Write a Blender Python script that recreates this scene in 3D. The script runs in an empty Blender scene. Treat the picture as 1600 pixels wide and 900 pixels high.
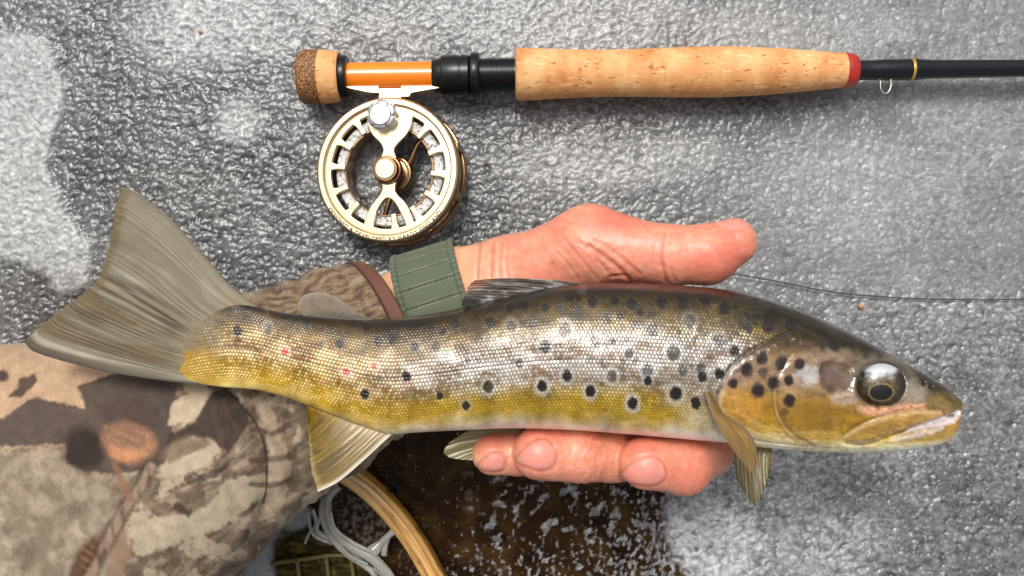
import bpy, math
import numpy as np
from mathutils import Vector, Matrix
from mathutils.bvhtree import BVHTree

# ------------------------------------------------------------------ camera, sky, sun, exposure
FPX, HCAM = 1386.0, 455.0            # focal length in photo pixels, camera height over the ice (mm)
scene = bpy.context.scene
COL = scene.collection
cam_d = bpy.data.cameras.new('camera')
cam_d.sensor_width = 36.0
cam_d.lens = FPX / 1600.0 * 36.0
cam_d.clip_start = 0.01
cam_d.clip_end = 200.0
cam = bpy.data.objects.new('camera', cam_d)
cam.location = (0, 0, HCAM * .001)
COL.objects.link(cam)
scene.camera = cam

SUN_EL = math.radians(63)
SUN_AZ = math.radians(-18)            # from the top of the picture, a little to its left
world = bpy.data.worlds.new('World')
scene.world = world
world.use_nodes = True
wn, wl = world.node_tree.nodes, world.node_tree.links
wn.clear()
sky = wn.new('ShaderNodeTexSky')
sky.sky_type = 'NISHITA'
sky.sun_disc = False
sky.sun_elevation = SUN_EL
sky.sun_rotation = SUN_AZ
sky.air_density = 1.0
sky.dust_density = 6.0
sky.ozone_density = 1.0
hsv = wn.new('ShaderNodeHueSaturation')
hsv.inputs['Saturation'].default_value = 0.22     # overcast: nearly grey
bg = wn.new('ShaderNodeBackground')
bg.inputs['Strength'].default_value = 0.09
wo = wn.new('ShaderNodeOutputWorld')
wl.new(sky.outputs[0], hsv.inputs['Color'])
wl.new(hsv.outputs[0], bg.inputs[0])
wl.new(bg.outputs[0], wo.inputs[0])
sun_d = bpy.data.lights.new('sun', 'SUN')
sun_d.energy = 1.4
sun_d.angle = math.radians(18)
sun_d.color = (1.0, 0.965, 0.92)
sun = bpy.data.objects.new('sun', sun_d)
sun.rotation_euler = (-(math.pi / 2 - SUN_EL), 0, -SUN_AZ)
sun.location = (0, 1, 2)
COL.objects.link(sun)
vs = scene.view_settings
vs.view_transform = 'Standard'
vs.look = 'None'
vs.exposure = 0.48
vs.gamma = 1.0
vs.use_curve_mapping = False
scene.cycles.max_bounces = 6

# ------------------------------------------------------------------ helpers
rng = np.random.default_rng(7)
_perm = np.concatenate([np.random.default_rng(3).permutation(256)] * 2).astype(np.int32)
_gr = np.random.default_rng(5).uniform(0, 2 * np.pi, 256)
_gx, _gy = np.cos(_gr).astype(np.float32), np.sin(_gr).astype(np.float32)

def pn(x, y, seed=0):
    """2-D gradient noise, about -0.7..0.7"""
    x = np.asarray(x, np.float32) + seed * 17.13
    y = np.asarray(y, np.float32) + seed * 5.71
    xi, yi = np.floor(x).astype(np.int32), np.floor(y).astype(np.int32)
    xf, yf = x - xi, y - yi
    u, v = xf * xf * xf * (xf * (xf * 6 - 15) + 10), yf * yf * yf * (yf * (yf * 6 - 15) + 10)
    def g(ix, iy, fx, fy):
        h = _perm[_perm[ix & 255] + (iy & 255)]
        return _gx[h] * fx + _gy[h] * fy
    a, b = g(xi, yi, xf, yf), g(xi + 1, yi, xf - 1, yf)
    c, d = g(xi, yi + 1, xf, yf - 1), g(xi + 1, yi + 1, xf - 1, yf - 1)
    return (a + u * (b - a)) * (1 - v) + (c + u * (d - c)) * v

def fbm(x, y, oct=4, seed=0, gain=.5):
    s, a, t = 0, 1, 0
    for o in range(oct):
        s = s + a * pn(x * 2 ** o, y * 2 ** o, seed + o)
        t += a
        a *= gain
    return s / t * 1.5

def cell(x, y, seed=0, jit=.9):
    """Worley noise: distance to nearest feature, second nearest, and that feature's random number"""
    x = np.asarray(x, np.float32); y = np.asarray(y, np.float32)
    xi, yi = np.floor(x).astype(np.int32), np.floor(y).astype(np.int32)
    d1 = np.full(x.shape, 9, np.float32); d2 = d1.copy(); rid = np.zeros(x.shape, np.float32)
    for dx in (-1, 0, 1):
        for dy in (-1, 0, 1):
            h = _perm[_perm[(xi + dx + seed * 31) & 255] + ((yi + dy + seed * 57) & 255)]
            h2 = _perm[(h + 91) & 255]
            h3 = _perm[(h2 + 37) & 255]
            fx = xi + dx + .5 + (h / 255. - .5) * jit
            fy = yi + dy + .5 + (h2 / 255. - .5) * jit
            d = np.sqrt((x - fx) ** 2 + (y - fy) ** 2)
            m = d < d1
            d2 = np.where(m, d1, np.minimum(d2, d))
            rid = np.where(m, h3 / 255., rid)
            d1 = np.where(m, d, d1)
    return d1, d2, rid

def ss(a, b, x):
    t = np.clip((x - a) / (b - a), 0, 1)
    return t * t * (3 - 2 * t)

def C(r, g, b):
    v = np.array([r, g, b], np.float32) / 255.
    return np.where(v <= .04045, v / 12.92, ((v + .055) / 1.055) ** 2.4).astype(np.float32)

def mix(c, col, m):
    m = np.asarray(m, np.float32)[..., None]
    return c * (1 - m) + np.asarray(col, np.float32) * m

def P(px, py, z):
    """photo pixel at height z (mm) -> world mm"""
    px, py, z = np.broadcast_arrays(np.asarray(px, float), np.asarray(py, float), np.asarray(z, float))
    d = (HCAM - z) / FPX
    return np.stack([(px - 800) * d, (450 - py) * d, z], -1)

def proj(V):
    d = FPX / (HCAM - V[..., 2])
    return 800 + V[..., 0] * d, 450 - V[..., 1] * d

def cr(pts, n, closed=False):
    """Catmull-Rom through pts, n samples evenly by chord"""
    p = np.asarray(pts, float)
    if closed:
        q = np.concatenate([p[-1:], p, p[:2]])
    else:
        q = np.concatenate([2 * p[:1] - p[1:2], p, 2 * p[-1:] - p[-2:-1]])
    out = []
    for i in range(1, len(q) - 2):
        t = np.linspace(0, 1, 24, endpoint=False)[:, None]
        a, b, c, d = q[i - 1], q[i], q[i + 1], q[i + 2]
        out.append(.5 * (2 * b + (c - a) * t + (2 * a - 5 * b + 4 * c - d) * t ** 2 + (3 * b - a - 3 * c + d) * t ** 3))
    out.append((q[-2])[None])
    out = np.concatenate(out)
    L = np.concatenate([[0], np.cumsum(np.linalg.norm(np.diff(out, axis=0), axis=1))])
    s = np.linspace(0, L[-1], n, endpoint=not closed)
    return np.stack([np.interp(s, L, out[:, k]) for k in range(p.shape[1])], -1)

def dpl(x, y, pts):
    d = np.full(x.shape, 1e9, np.float32)
    for (ax, ay), (bx, by) in zip(pts[:-1], pts[1:]):
        vx, vy = bx - ax, by - ay
        t = np.clip(((x - ax) * vx + (y - ay) * vy) / (vx * vx + vy * vy + 1e-9), 0, 1)
        d = np.minimum(d, (x - ax - t * vx) ** 2 + (y - ay - t * vy) ** 2)
    return np.sqrt(d)

def sdp(x, y, pts):
    """signed distance to closed polygon, negative inside"""
    pts = np.asarray(pts, float)
    cl = np.concatenate([pts, pts[:1]])
    ins = np.zeros(x.shape, bool)
    for (ax, ay), (bx, by) in zip(cl[:-1], cl[1:]):
        c = (ay > y) != (by > y)
        ins ^= c & (x < (bx - ax) * (y - ay) / (by - ay + 1e-12) + ax)
    d = dpl(x, y, cl)
    return np.where(ins, -d, d)

WL = {}                                # world location (mm) of each root
def _link(o, parent, V):
    COL.objects.link(o)
    if parent is not None:
        o.parent = parent
        base = WL[parent.name]
    else:
        base = np.array([(V[:, 0].min() + V[:, 0].max()) / 2, (V[:, 1].min() + V[:, 1].max()) / 2, V[:, 2].min()])
        o.location = tuple(base * .001)
    WL[o.name] = base
    return base

def mesh(name, V, F, mat, parent=None, attrs=None, smooth=True, colors=None, sharp=None):
    """V (n,3) mm world, F list of quads/tris as int array (m,4) or (m,3) or python list"""
    V = np.asarray(V, np.float64).reshape(-1, 3)
    me = bpy.data.meshes.new(name)
    o = bpy.data.objects.new(name, me)
    base = _link(o, parent, V)
    VV = ((V - base) * .001).astype(np.float32)
    if isinstance(F, np.ndarray):
        k = F.shape[1]
        me.vertices.add(len(VV))
        me.vertices.foreach_set('co', VV.ravel())
        me.loops.add(F.size)
        me.loops.foreach_set('vertex_index', F.astype(np.int32).ravel())
        me.polygons.add(len(F))
        me.polygons.foreach_set('loop_start', np.arange(0, F.size, k, dtype=np.int32))
        me.update(calc_edges=True)
        me.validate()
    else:
        me.from_pydata(VV.tolist(), [], F)
        me.update()
    me.polygons.foreach_set('use_smooth', np.full(len(me.polygons), smooth))
    if colors is not None:
        a = me.color_attributes.new('col', 'FLOAT_COLOR', 'POINT')
        c = np.ones((len(VV), 4), np.float32)
        c[:, :3] = np.clip(colors.reshape(-1, 3), 0, 1)
        a.data.foreach_set('color', c.ravel())
    for k, v in (attrs or {}).items():
        a = me.attributes.new(k, 'FLOAT', 'POINT')
        a.data.foreach_set('value', np.asarray(v, np.float32).ravel())
    me.materials.append(mat)
    if sharp:
        me.set_sharp_from_angle(angle=math.radians(sharp))
    return o

def grid_faces(n, m, wrap_n=False, wrap_m=False, flip=False):
    i = np.arange(n if wrap_n else n - 1)[:, None]
    j = np.arange(m if wrap_m else m - 1)[None, :]
    i2, j2 = (i + 1) % n, (j + 1) % m
    F = np.stack(np.broadcast_arrays(i * m + j, i2 * m + j, i2 * m + j2, i * m + j2), -1).reshape(-1, 4)
    return F[:, ::-1] if flip else F

def root(name, loc):
    o = bpy.data.objects.new(name, None)
    o.empty_display_size = .01
    COL.objects.link(o)
    o.location = tuple(np.asarray(loc) * .001)
    WL[o.name] = np.asarray(loc, float)
    return o

def tag(o, label, cat, group=None, kind=None):
    o['label'] = label
    o['category'] = cat
    if group: o['group'] = group
    if kind: o['kind'] = kind
    return o

def sweep(pts, rad, seg=14, cap=True, flat=None):
    """tube along pts (n,3); returns V, F(list)"""
    pts = np.asarray(pts, float); n = len(pts)
    rad = np.broadcast_to(np.asarray(rad, float), (n,))
    T = np.gradient(pts, axis=0); T /= np.linalg.norm(T, axis=1)[:, None] + 1e-12
    up = np.array([0, 0, 1.]) if abs(T[0, 2]) < .9 else np.array([0, 1., 0])
    V = []
    for k in range(n):
        a = np.cross(T[k], up); a /= np.linalg.norm(a)
        b = np.cross(a, T[k]); up = b
        th = np.linspace(0, 2 * np.pi, seg, endpoint=False)
        V.append(pts[k] + rad[k] * (np.cos(th)[:, None] * a + (flat or 1) * np.sin(th)[:, None] * b))
    V = np.concatenate(V)
    F = grid_faces(n, seg, wrap_m=True).tolist()
    if cap:
        F.append(list(range(seg)))
        F.append(list(range((n - 1) * seg, n * seg))[::-1])
    return V, F

def join(*vf):
    V, F, o = [], [], 0
    for v, f in vf:
        v = np.asarray(v); V.append(v)
        F += [[i + o for i in q] for q in (f.tolist() if isinstance(f, np.ndarray) else f)]
        o += len(v)
    return np.concatenate(V), F

def prism(poly, z0, z1, bev=0.0):
    """polygon (n,2) extruded z0..z1 with a small bevelled top edge"""
    p = np.asarray(poly, float)
    a2 = np.sum(p[:, 0] * np.roll(p[:, 1], -1) - np.roll(p[:, 0], -1) * p[:, 1])
    if a2 < 0: p = p[::-1]
    n = len(p)
    e = np.roll(p, -1, 0) - p; e /= np.linalg.norm(e, axis=1)[:, None] + 1e-9
    nr = np.stack([-e[:, 1], e[:, 0]], -1)
    nn = nr + np.roll(nr, 1, 0); nn /= np.linalg.norm(nn, axis=1)[:, None] + 1e-9
    q = p + nn * bev
    rings = [np.c_[p, np.full(n, z0)], np.c_[p, np.full(n, z1 - bev)], np.c_[q, np.full(n, z1)]]
    V = np.concatenate(rings)
    F = []
    for r in range(2):
        for i in range(n):
            j = (i + 1) % n
            F.append([r * n + i, r * n + j, (r + 1) * n + j, (r + 1) * n + i])
    F.append(list(range(2 * n, 3 * n)))
    F.append(list(range(n))[::-1])
    return V, F

def surfnets(f, org, h):
    """naive surface nets; f (nx,ny,nz) negative inside -> V (mm), quads"""
    s = f < 0
    nx, ny, nz = f.shape
    cnt = np.zeros((nx - 1, ny - 1, nz - 1), np.int8)
    for a in (0, 1):
        for b in (0, 1):
            for c in (0, 1):
                cnt += s[a:nx - 1 + a, b:ny - 1 + b, c:nz - 1 + c]
    act = (cnt > 0) & (cnt < 8)
    I = np.argwhere(act)
    idx = np.full(act.shape, -1, np.int64)
    idx[act] = np.arange(len(I))
    acc = np.zeros((len(I), 3)); num = np.zeros(len(I))
    cs = [np.array([a, b, c]) for a in (0, 1) for b in (0, 1) for c in (0, 1)]
    for i in range(8):
        for j in range(i + 1, 8):
            dd = cs[j] - cs[i]
            if np.abs(dd).sum() != 1: continue
            A, B = I + cs[i], I + cs[j]
            fa, fb = f[tuple(A.T)], f[tuple(B.T)]
            m = (fa < 0) != (fb < 0)
            t = np.where(m, fa / np.where(fa == fb, 1, fa - fb), 0)[:, None]
            acc += np.where(m[:, None], A + t * (B - A), 0); num += m
    V = acc / num[:, None] * h + org
    Q = []
    for ax in range(3):
        sl0 = [slice(None)] * 3; sl1 = [slice(None)] * 3
        sl0[ax] = slice(0, -1); sl1[ax] = slice(1, None)
        ch = s[tuple(sl0)] != s[tuple(sl1)]
        E = np.argwhere(ch)
        b, c = [(1, 2), (2, 0), (0, 1)][ax]
        ok = (E[:, b] > 0) & (E[:, c] > 0) & (E[:, b] < f.shape[b] - 1) & (E[:, c] < f.shape[c] - 1)
        E = E[ok]
        def at(db, dc):
            k = E.copy(); k[:, b] += db; k[:, c] += dc
            return idx[tuple(k.T)]
        q = np.stack([at(-1, -1), at(0, -1), at(0, 0), at(-1, 0)], -1)
        fl = s[tuple(E.T)]
        Q.append(np.where(fl[:, None], q, q[:, ::-1]))
    return V, np.concatenate(Q)

# ------------------------------------------------------------------ materials
def material(name, color=(.5, .5, .5), rough=.5, metal=0., coat=0., spec=.5, attr=False, **kw):
    m = bpy.data.materials.new(name)
    m.use_nodes = True
    b = m.node_tree.nodes['Principled BSDF']
    b.inputs['Base Color'].default_value = (*[float(c) for c in color], 1)
    b.inputs['Roughness'].default_value = rough
    b.inputs['Metallic'].default_value = metal
    b.inputs['Coat Weight'].default_value = coat
    b.inputs['Coat Roughness'].default_value = kw.get('coat_rough', .08)
    b.inputs['Specular IOR Level'].default_value = spec
    if attr:
        a = m.node_tree.nodes.new('ShaderNodeAttribute'); a.attribute_name = 'col'
        m.node_tree.links.new(a.outputs['Color'], b.inputs['Base Color'])
    if kw.get('sss'):
        b.inputs['Subsurface Weight'].default_value = kw['sss']
        b.inputs['Subsurface Radius'].default_value = kw.get('sss_rad', (1, .35, .2))
        b.inputs['Subsurface Scale'].default_value = kw.get('sss_scale', .003)
    return m

def N(m): return m.node_tree.nodes
def Lk(m): return m.node_tree.links
def BS(m): return m.node_tree.nodes['Principled BSDF']

def add_attr(m, attr, sock):
    a = N(m).new('ShaderNodeAttribute'); a.attribute_name = attr
    Lk(m).new(a.outputs['Fac'], BS(m).inputs[sock])

def add_bump(m, scale=800., dist=.0002, strength=.5, detail=4., kind='noise', stretch=(1, 1, 1), rough=.6):
    tc = N(m).new('ShaderNodeTexCoord')
    mp = N(m).new('ShaderNodeMapping'); mp.inputs['Scale'].default_value = stretch
    Lk(m).new(tc.outputs['Object'], mp.inputs['Vector'])
    if kind == 'noise':
        t = N(m).new('ShaderNodeTexNoise'); t.inputs['Scale'].default_value = scale
        t.inputs['Detail'].default_value = detail; t.inputs['Roughness'].default_value = rough
        out = t.outputs['Fac']
    else:
        t = N(m).new('ShaderNodeTexVoronoi'); t.inputs['Scale'].default_value = scale
        out = t.outputs['Distance']
    Lk(m).new(mp.outputs['Vector'], t.inputs['Vector'])
    bp = N(m).new('ShaderNodeBump'); bp.inputs['Strength'].default_value = strength
    bp.inputs['Distance'].default_value = dist
    Lk(m).new(out, bp.inputs['Height'])
    prev = BS(m).inputs['Normal']
    if prev.is_linked:
        Lk(m).new(prev.links[0].from_socket, bp.inputs['Normal'])
    Lk(m).new(bp.outputs['Normal'], BS(m).inputs['Normal'])
    return out

def noise_color(m, stops, scale=200., detail=5., stretch=(1, 1, 1), rough=.6, fac=None):
    """noise -> colour ramp -> base colour; stops = [(pos, linear rgb)]"""
    tc = N(m).new('ShaderNodeTexCoord')
    mp = N(m).new('ShaderNodeMapping'); mp.inputs['Scale'].default_value = stretch
    Lk(m).new(tc.outputs['Object'], mp.inputs['Vector'])
    t = N(m).new('ShaderNodeTexNoise'); t.inputs['Scale'].default_value = scale
    t.inputs['Detail'].default_value = detail; t.inputs['Roughness'].default_value = rough
    Lk(m).new(mp.outputs['Vector'], t.inputs['Vector'])
    r = N(m).new('ShaderNodeValToRGB')
    el = r.color_ramp.elements
    while len(el) < len(stops): el.new(.5)
    for e, (p, c) in zip(el, stops):
        e.position = p; e.color = (*[float(q) for q in c], 1)
    Lk(m).new(t.outputs['Fac'], r.inputs['Fac'])
    dst = BS(m).inputs['Base Color']
    if dst.is_linked and fac is not None:
        mx = N(m).new('ShaderNodeMix'); mx.data_type = 'RGBA'; mx.blend_type = fac[0]
        mx.inputs['Factor'].default_value = fac[1]
        Lk(m).new(dst.links[0].from_socket, mx.inputs[6]); Lk(m).new(r.outputs['Color'], mx.inputs[7])
        Lk(m).new(mx.outputs[2], dst)
    else:
        Lk(m).new(r.outputs['Color'], dst)
    return r

# ------------------------------------------------------------------ the ice
def build_ice():
    def axis(half, step, far):
        n = int(half / step)
        core = np.linspace(-half, half, 2 * n + 1)
        st = step * 1.035 ** np.arange(1, 72)
        st = np.concatenate([st, st[-1] * 1.4 ** np.arange(1, 26)])
        out = half + np.cumsum(st)
        out = out[out < far]
        return np.concatenate([-out[::-1], core, out])
    xs, ys = axis(272, .65, 30000), axis(156, .65, 30000)
    X, Y = np.meshgrid(xs, ys, indexing='ij')
    near = 1 - ss(330, 470, np.maximum(np.abs(X), np.abs(Y) + 120))
    px, py = 800 + X * FPX / HCAM, 450 - Y * FPX / HCAM
    # --- regions (frosted bright crust, wet dark clear ice)
    wob = 26 * fbm(px / 70, py / 70, 4, 3) + 9 * fbm(px / 14, py / 14, 3, 9)
    snowL = 1 - ss(-6, 10, sdp(px, py, [(-400, 40), (40, 55), (85, 80), (98, 140), (85, 190), (72, 260), (100, 330), (135, 385), (135, 440), (95, 462), (60, 425), (20, 402), (-20, 385), (-400, 330)]) + wob * .45)
    frost = np.zeros_like(X)
    def blob(cx, cy, rx, ry, a, soft=.6):
        r = np.hypot((px - cx) / rx, (py - cy) / ry) + wob / 120
        return a * (1 - ss(1 - soft, 1 + soft * .6, r))
    for b in [(330, 40, 130, 75, .55), (470, 10, 140, 60, .35), (372, 190, 40, 38, .75), (660, 40, 160, 60, .22), (900, 30, 260, 70, .4), (1250, 50, 260, 60, .38), (1550, 180, 200, 200, .3),
              (960, 250, 190, 45, .42), (1350, 300, 240, 110, .42), (1480, 400, 260, 120, .22), (1250, 420, 200, 60, .15),
              (1110, 850, 95, 80, .95), (1200, 760, 120, 70, .45), (1290, 850, 110, 70, .5), (1360, 680, 300, 60, .12)]:
        frost = np.maximum(frost, blob(*b))
    darker_ice = np.zeros_like(X)                       # patches of greyer, darker ice
    for b in [(260, 250, 260, 200, .75), (60, 30, 160, 80, .35), (560, 400, 300, 140, .7), (770, 200, 160, 60, .3), (900, 200, 140, 40, .3), (70, 480, 140, 70, .8), (1300, 880, 160, 50, .2), (1540, 850, 150, 120, .35), (1130, 180, 160, 40, .25)]:
        darker_ice = np.maximum(darker_ice, blob(*b))
    ddark = sdp(px, py, [(380, 760), (520, 655), (640, 560), (900, 560), (1010, 700), (1040, 770), (1032, 830), (1075, 905), (1110, 1020), (700, 1300), (300, 1200), (380, 900)])
    ddark = ddark + wob * .9
    dark = 1 - ss(-10, 12, ddark)
    depth = np.clip(-ddark / 130, 0, 1)            # how far inside the dark window
    # pale ice flecks and painted reflection blotches inside the clear window, denser towards its rim and the lower side
    n1 = fbm((px + .3 * py) / 17 + .6 * fbm(px / 12, py / 12, 2, 23), py / 26, 2, 21)
    n2 = fbm(px / 7.5, py / 9.5, 3, 25)
    n3 = fbm(px / 34, py / 26, 2, 29)
    lowr = ss(800, 905, py) * .5 + ss(870, 1010, px) * .45 + (1 - ss(0, .45, depth)) * .35
    fl = ss(.33, .56, n2 + lowr * .42 - .02) * ss(-.35, .1, n3 + lowr * .7)
    big = ss(.34, .44, n1 + .12 * ss(720, 760, py) * (1 - ss(830, 880, py)) - .12 * (1 - ss(690, 760, px)))
    big *= ss(700, 800, px)
    fleck = np.clip(np.maximum(fl, big * .9), 0, 1)
    fleck *= np.where((px < 690) & (py > 690), .35, 1)
    # --- height field (mm)
    wx, wy = px + 9 * fbm(px / 22, py / 22, 3, 41), py + 9 * fbm(px / 22, py / 22, 3, 43)
    g1 = fbm(wx / 10, wy / 7.5, 3, 51)
    g2 = fbm(wx / 34, wy / 26, 3, 57)
    g3 = fbm(wx / 5.4, wy / 4.4, 2, 63)
    rid = 1 - np.abs(fbm(wx / 15, wy / 10.5, 3, 67)) * 2.4
    rid2 = 1 - np.abs(fbm(wx / 9, wy / 6.5, 3, 69)) * 2.4
    cal = ss(930, 1250, px) * (1 - ss(430, 480, py)) * .8      # calmer, flatter ice at right
    amp = (1 - .5 * cal) * (1 - .70 * dark) * (1 - .25 * snowL)
    k1, k2, kid = cell(wx / 12.5, wy / 9.5, 2, 1.0)
    k3, k4, kid2 = cell(wx / 6.4 + 3.3, wy / 5.4, 5, 1.0)
    gm = ss(-.35, .35, fbm(px / 55, py / 45, 3, 76))
    lump = (.55 - k1) * (.5 + kid) * (.35 + .65 * gm) + .55 * (.5 - k3) * (.4 + kid2) * (1 - .5 * gm)
    cal2 = np.clip(cal + .45 * ss(1150, 1350, px) * ss(480, 560, py), 0, 1)
    h = amp * (1 - .25 * cal2) * .82 * (1.25 * lump + .75 * g1 + .75 * g2 + .38 * g3 + (.14 + .22 * darker_ice) * rid + .15 * rid2)
    crack = ss(.72, .98, rid) * ss(-.2, .3, fbm(px / 40, py / 34, 2, 75)) * (.30 + .70 * np.clip(darker_ice * 1.6, 0, 1)) * (1 - snowL) * (1 - dark)
    h -= .45 * crack
    d1, d2, did = cell(px / 17 + .4 * g2, py / 16 + .3 * g1, 8, 1.0)            # frozen bubbles / beads
    dens = ss(-.15, .35, fbm(px / 90, py / 80, 2, 73))
    bead = (did > .74 - .18 * dens) * (1 - ss(.05, .09 + .16 * (did * 7.3 % 1), d1 * (1 + .5 * g3)))
    h += .45 * bead * (1 - .5 * dark)
    e1, e2, eid = cell(px / 7 + .3 * g1, py / 7, 12, 1.0)
    glint_bead = (eid > .80 - .12 * dens) * (1 - ss(.08, .30, e1))  # small beads, whitened to paint bright glints on the ice
    h += .20 * glint_bead
    h += snowL * (1.5 + .55 * fbm(px / 6, py / 6, 3, 71)) + frost * .3
    h += -1.4 * dark + dark * (.45 * fleck + .10 * g2)
    # --- colour: ice with air and frost (light), darker ice (grey), clear ice over dark water (brown)
    tone = .146 + .035 * g2 + .075 * fbm(px / 150, py / 110, 4, 81)
    tone = tone + .27 * frost + .17 * snowL - .072 * darker_ice * (1 - snowL)
    grain = .22 * g1 + .18 * g3 + .9 * lump + .12 * (rid2 - .45) + .14 * (rid - .45)
    tone = tone * (1 + grain * (1 - .45 * cal) * (1 - .3 * snowL))
    tone = tone * (1 + .55 * grain * (1 - cal))
    tone = tone * (1 - .55 * crack)
    p1, p2, pid = cell(px / 24 + .5 * g2, py / 20 + .5 * g1, 19, 1.0)
    pits = (pid > .45) * (1 - ss(.14, .14 + .22 * (pid * 9.1 % 1), p1)) * np.clip(blob(1130, 800, 150, 130, 1.6), 0, 1)
    ring = np.exp(-((p1 - .30) / .06) ** 2) * (pid > .3) * np.clip(blob(1250, 740, 220, 110, 1.8) + blob(1450, 700, 320, 260, .9), 0, 1)
    tone = tone * (1 - .6 * pits) * (1 - .5 * ring)
    h -= .5 * pits + .3 * ring
    tone = np.clip(tone, .022, .7)
    col = tone[..., None] * np.array([1.0, 1.0, 0.985], np.float32)
    col = mix(col, C(226, 228, 230), np.clip(.55 * bead * ss(.0, 1, did * 5.1 % 1) + .5 * glint_bead, 0, 1) * (1 - dark) * .8)
    crest = ss(.12, .55, g1 * .8 + .5 * rid2 - .35 + .3 * g3) * ss(.12, .5, frost + .35 * snowL)
    col = mix(col, C(222, 224, 226), .62 * crest)
    brown = mix(np.broadcast_to(C(104, 92, 74), col.shape).copy(), C(120, 104, 84), np.clip(.5 + fbm(px / 40, py / 40, 2, 87), 0, 1))
    mud = np.clip(blob(70, 480, 120, 70, .45) + blob(260, 300, 130, 70, .2) + blob(1250, 740, 130, 60, .2) + blob(900, 190, 160, 50, .12), 0, 1) * np.clip(.5 + fbm(px / 12, py / 20, 3, 83), 0, 1)
    col = mix(col, brown * .6, mud)
    water = mix(np.broadcast_to(C(44, 27, 12), col.shape).copy(), C(66, 48, 20), ss(-.2, .5, fbm(px / 45, py / 45, 3, 85)))
    water = mix(water, C(26, 15, 8), ss(.1, .6, fbm(px / 60, py / 50, 2, 89)))
    pale_fleck = mix(np.broadcast_to(C(112, 109, 108), col.shape).copy(), C(176, 176, 178), ss(-.2, .5, g1))
    inner = mix(water, pale_fleck, fleck * .92)
    # greyish slush inside the hoop
    slush = np.clip(blob(565, 810, 60, 60, .9), 0, 1) * ss(-.12, .25, fbm(px / 8, py / 9, 3, 95))
    inner = mix(inner, C(112, 108, 104), slush * .75)
    pool = 1 - ss(-4, 6, sdp(px, py, [(330, 920), (400, 860), (432, 815), (470, 790), (490, 800), (478, 822), (445, 838), (428, 850), (424, 885), (440, 930)]) + wob * .12)
    inner = mix(inner, C(160, 163, 166), pool)
    weed = (1 - ss(-8, 8, sdp(px, py, [(424, 850), (440, 828), (500, 835), (560, 860), (600, 930), (430, 930)]) + wob * .2))
    inner = mix(inner, mix(np.broadcast_to(C(46, 38, 14), col.shape).copy(), C(96, 84, 40), ss(-.1, .5, fbm(px / 26, py / 9, 3, 97))), weed * .9)
    col = mix(col, inner, dark)
    col = mix(col, C(112, 112, 111), 1 - near)
    rough = .19 + .25 * frost + .25 * snowL - .08 * darker_ice + .14 * fbm(px / 9, py / 9, 2, 99)
    rough = rough * (1 - dark) + dark * (.10 + .35 * fleck)
    spec = .5 * (1 - dark) + dark * (.05 + .4 * fleck)  # specular cut in the dark window stands in for blocked sky reflection
    h *= near
    V = np.stack([X, Y, h - 1.0], -1).reshape(-1, 3)
    m = material('wet_grey_ice', rough=.3, attr=True, spec=.5)
    add_attr(m, 'rough', 'Roughness'); add_attr(m, 'spec', 'Specular IOR Level')
    noise_color(m, [(.32, (.34, .34, .335)), (.46, (.82, .82, .82)), (.60, (1, 1, 1)), (1, (1, 1, 1))], 560., 5., rough=.65, stretch=(.85, 1.15, 1), fac=('MULTIPLY', .45))
    noise_color(m, [(0, (0, 0, 0)), (.63, (0, 0, 0)), (.70, (.30, .30, .30)), (1, (.5, .5, .5))], 420., 5., rough=.72, stretch=(.8, 1.2, 1), fac=('ADD', .45))  # pale specks paint more glints into the ice colour
    add_bump(m, 800., .0004, .45, 4.)
    o = mesh('ice', V, grid_faces(len(xs), len(ys)), m, colors=col, attrs={'rough': np.clip(rough, .06, .9), 'spec': spec})
    o['kind'] = 'structure'
    o['label'] = 'wet grey bubbly ice with a dark clear patch'
build_ice()

# ------------------------------------------------------------------ trout
ZF = 110.0
SF = FPX / (HCAM - ZF)                # px per mm in the fish's mid plane
TOP = [(270, 545), (276, 530), (290, 512), (312, 496), (340, 484), (370, 476), (400, 479), (440, 488), (500, 494), (560, 498), (600, 498), (650, 493), (700, 485), (740, 475), (800, 461), (850, 450), (900, 444), (950, 442), (1000, 443), (1050, 445), (1100, 449), (1150, 455), (1200, 468), (1250, 485), (1300, 507), (1350, 532), (1400, 559), (1440, 582), (1470, 601), (1488, 614), (1498, 623), (1504, 634)]
BOT = [(270, 555), (276, 585), (290, 596), (340, 604), (400, 609), (440, 618), (480, 632), (520, 646), (560, 661), (610, 677), (650, 675), (700, 672), (760, 669), (800, 668), (850, 669), (900, 671), (980, 677), (1060, 684), (1140, 691), (1180, 697), (1240, 702), (1300, 705), (1350, 706), (1400, 704), (1440, 699), (1468, 693), (1485, 684), (1493, 670), (1496, 655), (1499, 644), (1504, 634)]
THK = [(270, 1.5), (300, 5), (340, 11), (400, 23), (500, 42), (600, 57), (750, 78), (900, 92), (1050, 96), (1150, 91), (1250, 82), (1350, 66), (1420, 49), (1470, 31), (1492, 17), (1500, 9), (1504, 1.5)]
def curve1(tab, x):
    t = cr(tab, 1500)
    o = np.argsort(t[:, 0])
    return np.interp(x, t[o, 0], t[o, 1])

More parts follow.
